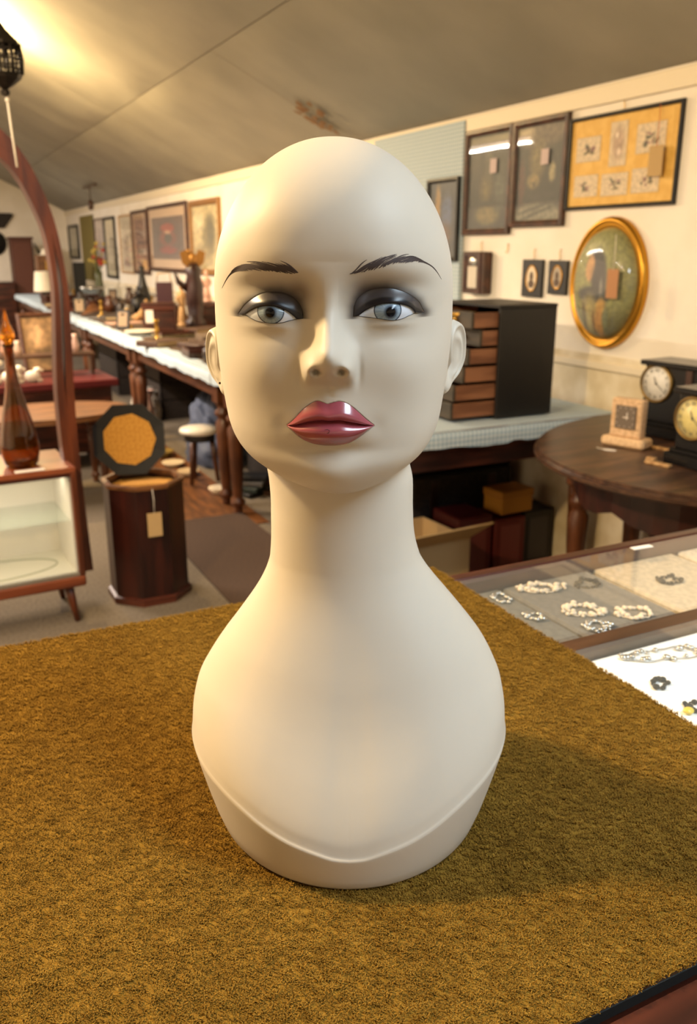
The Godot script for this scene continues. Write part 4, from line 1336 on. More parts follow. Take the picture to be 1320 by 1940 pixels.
# ---------------------------------------------------------------- row of tables along the wall and what stands on and under them
const TF := 1.345      # front edge of the tables
func long_table(label: String, cloth_label: String, z0: float, z1: float, s: int) -> void:
	var x1 := WALL - 0.04
	var t := thing("long_table", label, "table", Vector3((TF + x1) / 2, 0, (z0 + z1) / 2), 0, "tables along the picture wall")
	var hx := (x1 - TF) / 2; var hz := (z1 - z0) / 2
	part(t, "table_top", abox(-hx, hx, 0.722, 0.75, -hz, hz, 0.004), M.apron)
	part(t, "apron", abox(-hx + 0.06, -hx + 0.085, 0.60, 0.722, -hz + 0.1, hz - 0.1), M.apron)
	part(t, "apron", abox(hx - 0.085, hx - 0.06, 0.60, 0.722, -hz + 0.1, hz - 0.1), M.apron)
	part(t, "apron", abox(-hx + 0.1, hx - 0.1, 0.60, 0.722, hz - 0.085, hz - 0.06), M.mahogany_x)
	part(t, "apron", abox(-hx + 0.1, hx - 0.1, 0.60, 0.722, -hz + 0.06, -hz + 0.085), M.mahogany_x)
	for p in [[-1, -1], [-1, 1], [1, -1], [1, 1]]:
		var lg := sb()
		turned_leg(lg, 0.722, 0.042, Transform3D(Basis(), Vector3(p[0] * (hx - 0.085), 0, p[1] * (hz - 0.085))))
		part(t, "leg", lg, M.table_leg)
	# the cloth hangs a hand's breadth over the front and the ends
	var c := thing("table_cloth", cloth_label, "tablecloth", Vector3((TF + x1) / 2, 0.7505, (z0 + z1) / 2), 0, "checked cloths on the tables")
	var n := noise(3.2, 2, 80 + s)
	var st := sb()
	var hang := 0.062
	sheet(st, 40, 70, func(u, v):
		var ex := hx + hang; var ez := hz + 0.002
		var x := lerpf(-ex, hx, u); var z := lerpf(-ez, ez, v)
		var near_end: bool = z1 > -3.0
		if near_end: z = lerpf(-ez, hz + hang, v)
		var y := 0.003
		if x < -hx:
			y -= (-hx - x) * (1.0 + 0.25 * n.get_noise_2d(z * 1.3, 4.0)); x = -hx - 0.006 - 0.010 * absf(n.get_noise_2d(z * 2.0, 1.0)) * (-hx - x) / hang
		if near_end and z > hz:
			var dz := z - hz
			y = minf(y, 0.003 - dz * (1.0 + 0.25 * n.get_noise_2d(x * 2.0, 9.0))); z = hz + 0.006 + 0.01 * absf(n.get_noise_2d(x * 3.0, 2.0)) * dz / hang
		return Vector3(x, y, z))
	part(c, "cloth", st, M.cloth)
	if s > 0 and s < 4:
		var fc := thing("felt_cover", "brown felt cover spread over the %s table's cloth" % ["second", "third", "fourth"][s - 1], "table cover", Vector3((TF + x1) / 2 + 0.03, 0.7537, (z0 + z1) / 2), 0, "felt covers on the tables")
		var en := noise(5.0, 2, 97 + s)
		var fs := sb()
		sheet(fs, 14, 40, func(u, v): return Vector3(lerpf(-hx + 0.05 + 0.035 * en.get_noise_2d(v * hz * 2, 3.0), hx - 0.06, u), 0.0008, lerpf(-hz + 0.04, hz - 0.03, v)))
		part(fc, "felt", fs, mottled(rgb(66, 50, 36), rgb(92, 72, 50), 2.0, 0.95, 98))

func on_table(called: String, label: String, category: String, x: float, z: float, turn := 0.0, y := 0.7545, group := "") -> Node3D:
	return thing(called, label, category, Vector3(x, y, z), turn, group)

func figure(st: SurfaceTool, h: float, w: float) -> void:
	lathe(st, vv([0, 0, w * 0.8, 0, w * 0.85, h * 0.05, w * 0.6, h * 0.08, w * 0.75, h * 0.12, w * 0.5, h * 0.4, w * 0.42, h * 0.5, w * 0.58, h * 0.66, w * 0.62, h * 0.74, w * 0.3, h * 0.80, w * 0.2, h * 0.82]), 16)
	ball(st, Vector3(0, h * 0.9, 0), Vector3(w * 0.3, h * 0.1, w * 0.34), 14)
	for s in [-1, 1]:
		tube(st, [Vector3(s * w * 0.5, h * 0.74, 0), Vector3(s * w * 0.75, h * 0.6, w * 0.1), Vector3(s * w * 0.45, h * 0.48, w * 0.4)], [w * 0.2, w * 0.17, w * 0.12], 8)

func long_tables() -> void:
	long_table("long wooden table nearest the counter, with turned legs", "blue checked cloth over the table nearest the counter", -4.26, -2.44, 0)
	long_table("second wooden table along the wall, with turned legs", "blue checked cloth over the second table", -6.30, -4.28, 1)
	long_table("third wooden table along the wall", "blue checked cloth over the third table", -8.25, -6.32, 2)
	long_table("fourth wooden table, far along the wall", "blue checked cloth over the fourth table", -10.6, -8.27, 3)
	long_table("last wooden table at the far end of the wall", "blue checked cloth over the last table", -13.2, -10.62, 4)
	# flat dark things near the mannequin's cheek: trays, albums and papers
	var flats := [["leather_album", "flat brown leather album on the second table", "album", 1.72, -5.35, 12, 0.40, 0.035, 0.28, rgb(56, 34, 26)],
		["wooden_tray", "long dark wooden tray at the front of the second table", "tray", 1.62, -4.92, -4, 0.44, 0.03, 0.20, rgb(48, 30, 20)],
		["leather_album", "reddish album lying behind the wooden tray", "album", 2.05, -5.0, 4, 0.36, 0.05, 0.3, rgb(70, 34, 30)],
		["folded_cloth", "folded grey brown cloth on the second table", "cloth", 1.95, -5.75, -8, 0.42, 0.04, 0.3, rgb(92, 74, 56)],
		["wooden_tray", "small olive tray beside the white dish", "tray", 1.66, -6.12, 10, 0.26, 0.025, 0.18, rgb(96, 84, 50)],
		["paper_folder", "pale pink paper folder on the third table", "folder", 1.62, -7.45, 8, 0.30, 0.012, 0.2, rgb(190, 148, 124)],
		["leather_album", "dark album leaning flat on the third table", "album", 1.68, -8.0, 0, 0.3, 0.03, 0.24, rgb(58, 48, 38)]]
	for f in flats:
		var o := on_table(f[0], f[1], f[2], f[3], f[4], f[5], 0.7545, "flat things on the tables")
		part(o, "board", abox(-f[6] / 2, f[6] / 2, 0, f[7], -f[8] / 2, f[8] / 2, 0.004), mottled(f[9], f[9].lightened(0.15), 7.0, 0.5, 90))
		if f[0] == "wooden_tray":
			var r := sb()
			frame_rings(r, f[6] - 0.03, f[8] - 0.03, [[0.0, 0.0], [0.0, 0.018], [0.013, 0.018], [0.013, 0.0]])
			var ri := part(o, "rim", r, M.mahogany_x)
			ri.rotation.x = -PI / 2
			ri.position.y = f[7]
		elif f[0] == "leather_album":
			part(o, "pages", abox(-f[6] / 2 + 0.01, f[6] / 2 + 0.002, 0.006, f[7] - 0.006, -f[8] / 2 + 0.008, f[8] / 2 + 0.003), plain(rgb(188, 166, 128), 0.8))
	# dark box with a white label
	var b := on_table("wooden_box", "dark red brown wooden box with a white label", "box", 1.70, -6.62, -20)
	part(b, "body", abox(-0.12, 0.12, 0, 0.16, -0.09, 0.09, 0.004), M.mahogany_x)
	part(b, "lid", abox(-0.124, 0.124, 0.162, 0.215, -0.094, 0.094, 0.006), M.mahogany_x)
	part(b, "label_card", abox(-0.098, -0.040, 0.07, 0.165, 0.0955, 0.097), M.white_card)
	var pb := on_table("jewel_box", "small plum coloured padded box standing on the stack", "box", 1.95, -7.39, -15, 0.90)
	part(pb, "body", abox(-0.07, 0.07, 0, 0.19, -0.04, 0.04, 0.006), plain(rgb(64, 36, 44), 0.5))
	var hn := sb()
	tube(hn, [Vector3(-0.06, 0.19, 0), Vector3(-0.05, 0.26, 0), Vector3(0.05, 0.27, 0), Vector3(0.06, 0.19, 0)], 0.004, 6)
	part(pb, "handle", hn, M.brass)
	var pst := on_table("wooden_box", "plain dark wooden box carrying the plum padded box", "box", 1.97, -7.39, -15)
	part(pst, "body", abox(-0.14, 0.14, 0, 0.135, -0.1, 0.1, 0.004), M.mahogany_x)
	part(pst, "lid", abox(-0.143, 0.143, 0.136, 0.1455, -0.103, 0.103, 0.002), M.mahogany_x)
	# carved figures
	var fg := on_table("carved_figure", "pale tan carved standing figure", "figurine", 1.98, -6.98, 0)
	var st := sb(); figure(st, 0.35, 0.055); part(fg, "body", st, M.tan)
	var ft := on_table("wood_carving", "tall dark wooden carving topped with a brass eagle", "sculpture", 2.02, -6.75, 0)
	st = sb(); lathe(st, vv([0, 0, 0.085, 0, 0.085, 0.05, 0.06, 0.08, 0.07, 0.2, 0.075, 0.33, 0.055, 0.4, 0.07, 0.45, 0.03, 0.5, 0, 0.5]), 14)
	tube(st, [Vector3(-0.05, 0.3, 0), Vector3(-0.13, 0.36, 0.02), Vector3(-0.15, 0.43, 0)], [0.03, 0.022, 0.01], 8)
	part(ft, "carving", st, M.mahogany)
	st = sb()
	ball(st, Vector3(0, 0.53, 0), Vector3(0.035, 0.05, 0.03), 12)
	ball(st, Vector3(-0.03, 0.585, 0), Vector3(0.018, 0.02, 0.018), 10)
	for s in [-1, 1]:
		prism(st, PackedVector2Array([Vector2(0, 0.5), Vector2(s * 0.05, 0.60), Vector2(s * 0.10, 0.58), Vector2(s * 0.085, 0.50), Vector2(s * 0.04, 0.46)]), -0.008, 0.008)
	part(ft, "eagle", st, plain(rgb(150, 108, 52), 0.4, 0.6))
	var ps := on_table("pink_figurine", "pale pink china figurine on a brown box", "figurine", 2.2, -7.0, 0, 0.945)
	st = sb(); figure(st, 0.25, 0.05); part(ps, "body", st, plain(rgb(220, 176, 156), 0.35))
	var pbx := on_table("wooden_box", "brown wooden box under the pink figurine", "box", 2.17, -6.95, 0)
	part(pbx, "body", abox(-0.12, 0.12, 0, 0.15, -0.1, 0.1, 0.004), M.mahogany_x)
	part(pbx, "lid", abox(-0.123, 0.123, 0.151, 0.19, -0.103, 0.103, 0.004), M.mahogany_x)
	# dish, bowls, bottles
	var di := on_table("white_dish", "shallow white oval dish at the table edge", "dish", 1.50, -6.42, 0)
	st = sb(); lathe(st, vv([0, 0.004, 0.06, 0.004, 0.065, 0.0, 0.075, 0.004, 0.118, 0.026, 0.122, 0.028, 0.118, 0.031, 0.07, 0.012, 0, 0.010]), 30); part(di, "dish", st, M.white_ceramic)
	var bb := on_table("slim_statuette", "tall black statuette with a slim neck", "statuette", 2.08, -8.7, 0)
	st = sb(); lathe(st, vv([0, 0, 0.075, 0, 0.08, 0.02, 0.05, 0.05, 0.075, 0.13, 0.06, 0.22, 0.035, 0.3, 0.022, 0.4, 0.03, 0.44, 0, 0.46]), 18); part(bb, "body", st, M.black)
	var lead := on_table("black_figurine", "squat black figure beside the slim statuette", "figurine", 1.98, -8.5, 0)
	st = sb(); ball(st, Vector3(0, 0.09, 0), Vector3(0.075, 0.09, 0.06), 14); ball(st, Vector3(0.02, 0.2, 0), Vector3(0.04, 0.045, 0.04), 12)
	for s in [-1, 1]: lathe(st, vv([0.014, 0, 0.0, 0.035]), 8, Transform3D(Basis(), Vector3(0.02 + s * 0.022, 0.232, 0)))
	part(lead, "body", st, M.black)
	var sv := on_table("silver_bowl", "silver punch bowl with a turned over rim", "bowl", 2.0, -10.9, 0)
	st = sb(); lathe(st, vv([0, 0, 0.08, 0, 0.08, 0.012, 0.03, 0.03, 0.1, 0.08, 0.145, 0.15, 0.155, 0.175, 0.145, 0.172, 0.09, 0.09, 0, 0.06]), 26); part(sv, "bowl", st, M.silver)
	var jugs := [[1.78, -8.9, 0.05, 0.16, "copper jug with a round belly among the dark pots", rgb(80, 44, 24)], [1.9, -9.1, 0.06, 0.13, "squat brown pot among the dark pots", rgb(52, 34, 22)], [1.72, -9.5, 0.045, 0.12, "small dark jug at the front of the dark pots", rgb(38, 30, 24)], [2.1, -9.4, 0.05, 0.22, "tall brown jar behind the dark pots", rgb(70, 46, 28)], [1.86, -8.45, 0.04, 0.1, "little grey pewter pot near the black figures", rgb(120, 112, 100)], [1.75, -10.3, 0.05, 0.15, "dark pot in front of the silver bowl", rgb(48, 38, 30)], [1.62, -9.9, 0.04, 0.09, "low dark cup near the table edge", rgb(56, 40, 30)]]
	for j in jugs:
		var o := on_table("pottery_jug", j[4], "jug", j[0], j[1], 0, 0.7545, "pots on the fourth table")
		st = sb(); lathe(st, vv([0, 0, j[2] * 0.7, 0, j[2], j[3] * 0.35, j[2] * 0.85, j[3] * 0.6, j[2] * 0.5, j[3] * 0.8, j[2] * 0.62, j[3], j[2] * 0.5, j[3] * 0.98, 0, j[3] * 0.7]), 16); part(o, "pot", st, plain(j[5], 0.35))
		st = sb(); tube(st, [Vector3(j[2] * 0.5, j[3] * 0.9, 0), Vector3(j[2] * 1.3, j[3] * 0.8, 0), Vector3(j[2] * 1.35, j[3] * 0.5, 0), Vector3(j[2] * 0.9, j[3] * 0.35, 0)], j[2] * 0.12, 6); part(o, "handle", st, plain(j[5], 0.35))
	var tp := on_table("driftwood_piece", "tan twisted piece of wood leaning on the dark box", "wood carving", 1.80, -7.62, 30)
	st = sb(); tube(st, [Vector3(-0.1, 0.03, 0), Vector3(-0.03, 0.05, 0.02), Vector3(0.04, 0.11, 0), Vector3(0.08, 0.18, -0.02)], [0.03, 0.04, 0.03, 0.012], 10); part(tp, "wood", st, M.tan)
	var bx := on_table("black_box", "tall black box standing at the far end of the tables", "box", 2.2, -12.9, 0)
	part(bx, "body", abox(-0.075, 0.075, 0, 0.43, -0.06, 0.06, 0.004), M.black)
	part(bx, "base_plate", abox(-0.1, 0.1, 0, 0.02, -0.08, 0.08, 0.003), M.black)
	var wh := on_table("wooden_fan", "fan of split cane lying on the tables", "fan", 1.52, -8.55, 0)
	for k in 7:
		st = sb(); box(st, Vector3(0.09, 0, 0), Vector3(0.18, 0.005, 0.02), 0.001, Transform3D(Basis(Vector3.UP, -0.6 + 0.2 * k) * Basis(Vector3(0, 0, 1), 0.25 + 0.06 * k), Vector3(-0.07, 0.008, 0)))
		part(wh, "fan_slat", st, M.oak)
	var fl := on_table("dried_flowers", "bunch of dried red and yellow flowers in a jar", "flowers", 2.18, -11.4, 0)
	st = sb(); lathe(st, vv([0, 0, 0.05, 0, 0.06, 0.1, 0.045, 0.25, 0.05, 0.34, 0.042, 0.34, 0, 0.2]), 14); part(fl, "jar", st, plain(rgb(84, 88, 60), 0.4))
	var bloom := sb(); var bloom2 := sb(); var stems := sb()
	for k in 22:
		var p := Vector3(rng.randfn(0, 0.06), 0.42 + rng.randf() * 0.26, rng.randfn(0, 0.06))
		tube(stems, [Vector3(0, 0.3, 0), p * Vector3(0.5, 0.85, 0.5), p], 0.003, 4)
		ball(bloom if k % 2 else bloom2, p, Vector3.ONE * rng.randf_range(0.014, 0.026), 7)
	part(fl, "stems", stems, plain(rgb(92, 96, 50), 0.8)); part(fl, "red_blooms", bloom, plain(rgb(176, 62, 44), 0.8)); part(fl, "yellow_blooms", bloom2, plain(rgb(196, 170, 84), 0.8))
	table_clutter()
	left_pictures()
	under_tables()

func left_pictures() -> void:
	var gold := plain(rgb(150, 108, 58), 0.45, 0.3)
	framed("framed_painting", "gilt framed landscape with a tall tree, next to the red woven picture", -8.06, -7.2, 1.14, 1.775, 0.05, 0.03, gold, printed(picture_tex(110, 100, rgb(196, 178, 132), [[0.62, 0.5, 0.3, 0.4, rgb(120, 106, 66), 0.6], [0.7, 0.4, 0.16, 0.3, rgb(92, 84, 56), 0.6], [0.3, 0.8, 0.4, 0.2, rgb(150, 130, 84), 0.6], [0.25, 0.25, 0.25, 0.2, rgb(222, 208, 168), 0.7]], 0.1, 21)))
	var t := framed("framed_textile", "dark framed red and grey woven textile with a pale mount", -9.62, -8.16, 1.14, 1.79, 0.035, 0.03, M.brown_frame, printed(textile(), 0.8), 0.085, plain(rgb(206, 176, 148), 0.8))
	t.set_meta("category", "picture")
	framed("framed_print", "brown framed print of brownish rows beside the red textile", -10.38, -9.66, 1.09, 1.775, 0.035, 0.03, M.brown_frame, printed(picture_tex(70, 90, rgb(158, 122, 104), [[0.5, 0.3, 0.4, 0.04, rgb(120, 90, 80), 0.4], [0.5, 0.5, 0.4, 0.04, rgb(112, 84, 78), 0.4], [0.5, 0.7, 0.3, 0.05, rgb(80, 62, 60), 0.4], [0.5, 0.9, 0.4, 0.05, rgb(190, 160, 130), 0.4]], 0.15, 23)), 0.06, plain(rgb(190, 156, 124), 0.8))
	framed("framed_print", "pale print in a thin frame left of the brown print", -11.08, -10.42, 1.08, 1.75, 0.02, 0.02, M.tan, printed(picture_tex(60, 80, rgb(222, 208, 184), [[0.5, 0.5, 0.3, 0.35, rgb(196, 178, 156), 0.7], [0.5, 0.9, 0.4, 0.1, rgb(164, 146, 140), 0.6]], 0.08, 24)), 0.05, plain(rgb(228, 216, 192), 0.8))
	framed("framed_print", "narrow dark framed pale print hanging low", -11.95, -11.32, 1.0, 1.755, 0.035, 0.03, M.black, printed(picture_tex(60, 80, rgb(206, 192, 164), [[0.5, 0.4, 0.3, 0.3, rgb(176, 164, 140), 0.7]], 0.1, 25)), 0.06, plain(rgb(220, 208, 176), 0.8))
	framed("framed_print", "mauve tinted print next to the green hanging", -12.62, -11.98, 1.17, 1.755, 0.02, 0.025, M.brown_frame, printed(picture_tex(60, 80, rgb(206, 190, 182), [[0.4, 0.5, 0.2, 0.4, rgb(170, 150, 150), 0.7], [0.7, 0.4, 0.1, 0.3, rgb(184, 168, 164), 0.7]], 0.1, 26)))
	var g := hung("green_wall_hanging", "long olive and gold striped wall hanging", "wall hanging", -13.7, -12.68, 0.92, 1.82)
	for k in 8:
		var st := abox(-0.51 + k * 0.1275, -0.51 + (k + 1) * 0.1275 - 0.004, -0.45, 0.45, 0.0, 0.012 + 0.008 * (k % 2), 0.004)
		part(g, "stripe", st, plain([rgb(146, 124, 66), rgb(104, 98, 50)][k % 2], 0.8))
	framed("framed_print", "small dark print at the far corner of the wall", -14.75, -13.9, 1.22, 1.72, 0.04, 0.03, M.black, printed(picture_tex(50, 50, rgb(110, 106, 80), [[0.5, 0.5, 0.3, 0.3, rgb(150, 140, 104), 0.7]], 0.1, 27)))

func textile() -> ImageTexture:
	return picture_tex(128, 110, rgb(92, 68, 70), [[0.5, 0.5, 0.46, 0.46, rgb(78, 60, 66), 0.1], [0.5, 0.26, 0.24, 0.12, rgb(150, 38, 32), 0.3], [0.5, 0.5, 0.3, 0.2, rgb(122, 46, 46), 0.4], [0.52, 0.5, 0.14, 0.14, rgb(40, 40, 48), 0.4], [0.5, 0.78, 0.3, 0.1, rgb(132, 30, 42), 0.3], [0.5, 0.36, 0.12, 0.05, rgb(190, 150, 120), 0.5], [0.1, 0.5, 0.02, 0.4, rgb(90, 80, 88), 0.3], [0.9, 0.5, 0.02, 0.4, rgb(90, 80, 88), 0.3]], 0.1, 22)

func under_tables() -> void:
	# below the end of the nearest table
	var ob := thing("open_carton", "open brown cardboard carton under the table end", "carton", Vector3(1.66, 0.0, -2.80), 4)
	for s in [[-0.2, 0.2, 0.0, 0.26, -0.16, -0.154], [-0.2, 0.2, 0.0, 0.26, 0.154, 0.16], [-0.2, -0.194, 0.0, 0.26, -0.154, 0.154], [0.194, 0.2, 0.0, 0.26, -0.154, 0.154]]:
		part(ob, "carton_wall", abox(s[0], s[1], s[2], s[3], s[4], s[5]), M.buff_card)
	part(ob, "carton_base", abox(-0.194, 0.194, 0.0, 0.006, -0.154, 0.154), M.buff_card)
	var flp := sb()
	box(flp, Vector3(0, 0.085, 0), Vector3(0.40, 0.17, 0.006), 0, Transform3D(Basis(Vector3.RIGHT, 0.95), Vector3(0, 0.26, 0.157)))
	part(ob, "carton_flap", flp, M.buff_card)
	var reds := [[Vector3(1.97, 0, -2.86), 0, Vector3(0.17, 0.30, 0.2), "dark red upright box file beside the open carton"], [Vector3(2.15, 0, -2.86), 0, Vector3(0.16, 0.27, 0.2), "dark red upright box file with a lighter spine panel"], [Vector3(2.315, 0, -2.88), 0, Vector3(0.16, 0.28, 0.2), "nearly black box file at the wall end"]]
	for i in 3:
		var r = reds[i]
		var o := thing("box_file", r[3], "box file", r[0], r[1], "box files under the table")
		var c := rgb(84, 18, 16) if i < 2 else rgb(24, 18, 20)
		part(o, "body", abox(-r[2].x / 2, r[2].x / 2, 0, r[2].y, -r[2].z / 2, r[2].z / 2, 0.006), plain(c, 0.5))
		part(o, "spine_panel", abox(-r[2].x / 2 + 0.03, r[2].x / 2 - 0.03, 0.06, r[2].y - 0.03, r[2].z / 2, r[2].z / 2 + 0.002), plain(c.lightened(0.12), 0.5))
	var ye := thing("yellow_box", "yellow lidded box standing on the box files", "box", Vector3(2.19, 0.302, -2.84), 4)
	ye.position.y = 0.2825
	part(ye, "body", abox(-0.085, 0.085, 0, 0.07, -0.06, 0.06, 0.003), plain(rgb(186, 128, 30), 0.6))
	part(ye, "lid", abox(-0.089, 0.089, 0.068, 0.100, -0.064, 0.064, 0.003), plain(rgb(176, 118, 26), 0.6))
	var tr := thing("storage_chest", "large black travelling chest at the back under the nearest table", "chest", Vector3(2.08, 0, -3.22))
	part(tr, "body", abox(-0.26, 0.26, 0, 0.42, -0.2, 0.2, 0.008), M.dark_stuff)
	part(tr, "lid", abox(-0.265, 0.265, 0.422, 0.54, -0.205, 0.205, 0.02), M.black)
	for x in [-0.15, 0.15]: part(tr, "strap", abox(x - 0.02, x + 0.02, 0.05, 0.4, 0.2, 0.206, 0.002), M.mahogany)
	var cb := thing("cardboard_box", "tan cardboard box at the back under the table", "box", Vector3(2.12, 0.0, -3.66), 0)
	part(cb, "body", abox(-0.22, 0.22, 0, 0.40, -0.13, 0.13, 0.003), M.buff_card)
	part(cb, "lid", abox(-0.226, 0.226, 0.36, 0.405, -0.136, 0.136, 0.003), plain(rgb(150, 118, 76), 0.85))
	var cb2 := thing("cardboard_box", "brown cardboard box with a paler end under the table", "box", Vector3(1.61, 0.0, -3.44), -4)
	part(cb2, "body", abox(-0.16, 0.16, 0, 0.42, -0.18, 0.18, 0.003), plain(rgb(118, 84, 46), 0.85))
	part(cb2, "end_label", abox(-0.10, 0.10, 0.15, 0.3, 0.18, 0.182), plain(rgb(170, 146, 104), 0.85))
	var bg := thing("plastic_bag", "crumpled grey blue plastic bag under the table", "bag", Vector3(1.78, 0.0, -3.06), 0)
	crumpled(bg, "bag", Vector3(0.17, 0.24, 0.10), plain(rgb(82, 88, 100), 0.35), 3)
	bg.position = Vector3(1.62, 0.0, -3.10)
	# below the second table
	var sl := thing("round_stool", "low round stool with a white top under the tables", "stool", Vector3(1.44, 0.0, -4.86))
	var st := sb()
	lathe(st, vv([0, 0.31, 0.10, 0.31, 0.115, 0.315, 0.118, 0.33, 0.112, 0.342, 0.0, 0.345]), 28)
	part(sl, "seat", st, M.white_ceramic)
	st = sb()
	lathe(st, vv([0, 0.27, 0.09, 0.27, 0.09, 0.31, 0, 0.31]), 24)
	part(sl, "seat_ring", st, M.dark_stuff)
	for k in 3:
		st = sb()
		var f := TAU * k / 3 + 0.4
		tube(st, [Vector3(cos(f) * 0.1, 0.012, sin(f) * 0.1), Vector3(cos(f) * 0.07, 0.29, sin(f) * 0.07)], [0.012, 0.018], 8)
		part(sl, "leg", st, M.table_leg)
	var items := [[Vector3(1.40, 0, -5.35), 0.075, 0.03, "small white saucer on the floor behind the stool", rgb(206, 186, 150)], [Vector3(1.42, 0, -5.08), 0.07, 0.03, "cream saucer on the floor beside the stool", rgb(200, 176, 138)], [Vector3(1.46, 0, -4.60), 0.06, 0.035, "chipped white saucer in front of the stool", rgb(214, 198, 170)], [Vector3(1.41, 0, -5.66), 0.08, 0.04, "dull yellow bowl under the second table", rgb(150, 124, 60)]]
	for e in items:
		var o := thing("saucer", e[3], "saucer", e[0], 0, "saucers on the floor")
		st = sb(); lathe(st, vv([0, 0.003, e[1] * 0.5, 0.0, e[1] * 0.6, 0.004, e[1], e[2], e[1] * 0.97, e[2] + 0.003, e[1] * 0.5, 0.010, 0, 0.008]), 22); part(o, "dish", st, plain(e[4], 0.4))
	var bag := thing("canvas_bag", "pale grey canvas bag slumped by the table leg", "bag", Vector3(1.62, 0, -6.95))
	crumpled(bag, "canvas", Vector3(0.13, 0.28, 0.10), plain(rgb(176, 168, 156), 0.85), 7)
	var pk := thing("pink_vase", "small pink vase against the canvas bag", "vase", Vector3(1.54, 0, -6.5))
	st = sb(); lathe(st, vv([0, 0, 0.04, 0, 0.05, 0.1, 0.03, 0.2, 0.022, 0.26, 0.045, 0.33, 0.04, 0.33, 0.015, 0.26, 0, 0.2]), 18); part(pk, "vase", st, plain(rgb(206, 170, 156), 0.4))
	var bb := thing("blue_holdall", "dark blue grey holdall bag under the second table", "bag", Vector3(1.72, 0, -5.40))
	crumpled(bb, "holdall", Vector3(0.2, 0.46, 0.3), M.steel_blue, 11)
	var crates := [[Vector3(2.0, 0, -4.75), Vector3(0.4, 0.42, 0.6), "black crate under the second table near the stool"], [Vector3(2.08, 0, -5.86), Vector3(0.4, 0.5, 0.3), "black crate beyond the blue holdall"], [Vector3(2.0, 0, -7.3), Vector3(0.5, 0.46, 0.7), "dark crate under the third table"], [Vector3(1.95, 0, -8.8), Vector3(0.5, 0.5, 0.9), "dark crate under the fourth table"], [Vector3(1.85, 0, -4.02), Vector3(0.44, 0.36, 0.3), "black crate at the back under the nearest table"]]
	for c in crates:
		var o := thing("storage_crate", c[2], "crate", c[0], 0, "crates under the tables")
		var s: Vector3 = c[1]
		part(o, "base", abox(-s.x / 2, s.x / 2, 0, 0.02, -s.z / 2, s.z / 2), M.dark_stuff)
		for k in 3:
			var y0 := 0.02 + k * (s.y - 0.02) / 3
			var y1 := y0 + (s.y - 0.02) / 3 - 0.012
			for e in [[-s.x / 2, -s.x / 2 + 0.012, -s.z / 2, s.z / 2], [s.x / 2 - 0.012, s.x / 2, -s.z / 2, s.z / 2], [-s.x / 2, s.x / 2, s.z / 2 - 0.012, s.z / 2], [-s.x / 2, s.x / 2, -s.z / 2, -s.z / 2 + 0.012]]:
				part(o, "slat", abox(e[0], e[1], y0, y1, e[2], e[3], 0.002), M.dark_stuff)
		part(o, "contents", abox(-s.x / 2 + 0.014, s.x / 2 - 0.014, 0.02, s.y - 0.05, -s.z / 2 + 0.014, s.z / 2 - 0.014, 0.01), M.dark_stuff)
	# a row of old books on the floor at the table's foot
	for k in 7:
		var o := thing("floor_book", "%s book lying on the floor under the second table" % ["thin black", "brown", "dark green", "worn black", "grey", "maroon", "thick black"][k], "book", Vector3(1.50 + 0.03 * (k % 3), 0.0, -4.50 + k * 0.0 - 0.19 * (k / 2) * 0.0), 20 + k * 7, "books on the floor")
		o.position = Vector3(1.62 + 0.10 * (k % 2), 0.0 if k < 2 else 0.026 * (k / 2) + 0.0008 * k, -4.55)
		part(o, "cover", abox(-0.09 + 0.004 * k, 0.09 - 0.004 * k, 0, 0.024, -0.12, 0.12, 0.002), plain([rgb(20, 18, 18), rgb(70, 44, 28), rgb(34, 44, 34), rgb(26, 22, 20), rgb(90, 86, 80), rgb(66, 22, 24), rgb(18, 18, 20)][k], 0.6))
		part(o, "pages", abox(-0.086 + 0.004 * k, 0.091 - 0.004 * k, 0.004, 0.020, -0.117, 0.117), plain(rgb(190, 172, 136), 0.85))

func crumpled(t: Node3D, called: String, r: Vector3, m: Material, s: int) -> void:
	var n := noise(2.2, 3, s)
	var st := sb()
	sheet(st, 36, 18, func(u, v):
		var a: float = u * TAU; var h: float = v
		var rad := (0.95 - 0.35 * h * h) * sqrt(clampf(1.0 - pow(2.0 * maxf(h - 0.5, 0.0), 4.0), 0.0, 1.0))
		var k: float = 1.0 + 0.28 * n.get_noise_3d(cos(a) * 1.2, h * 2.0, sin(a) * 1.2)
		return Vector3(cos(a) * r.x * rad * k, h * r.y * (1.0 if h < 0.5 else k), sin(a) * r.z * rad * k))
	part(t, called, st, m)

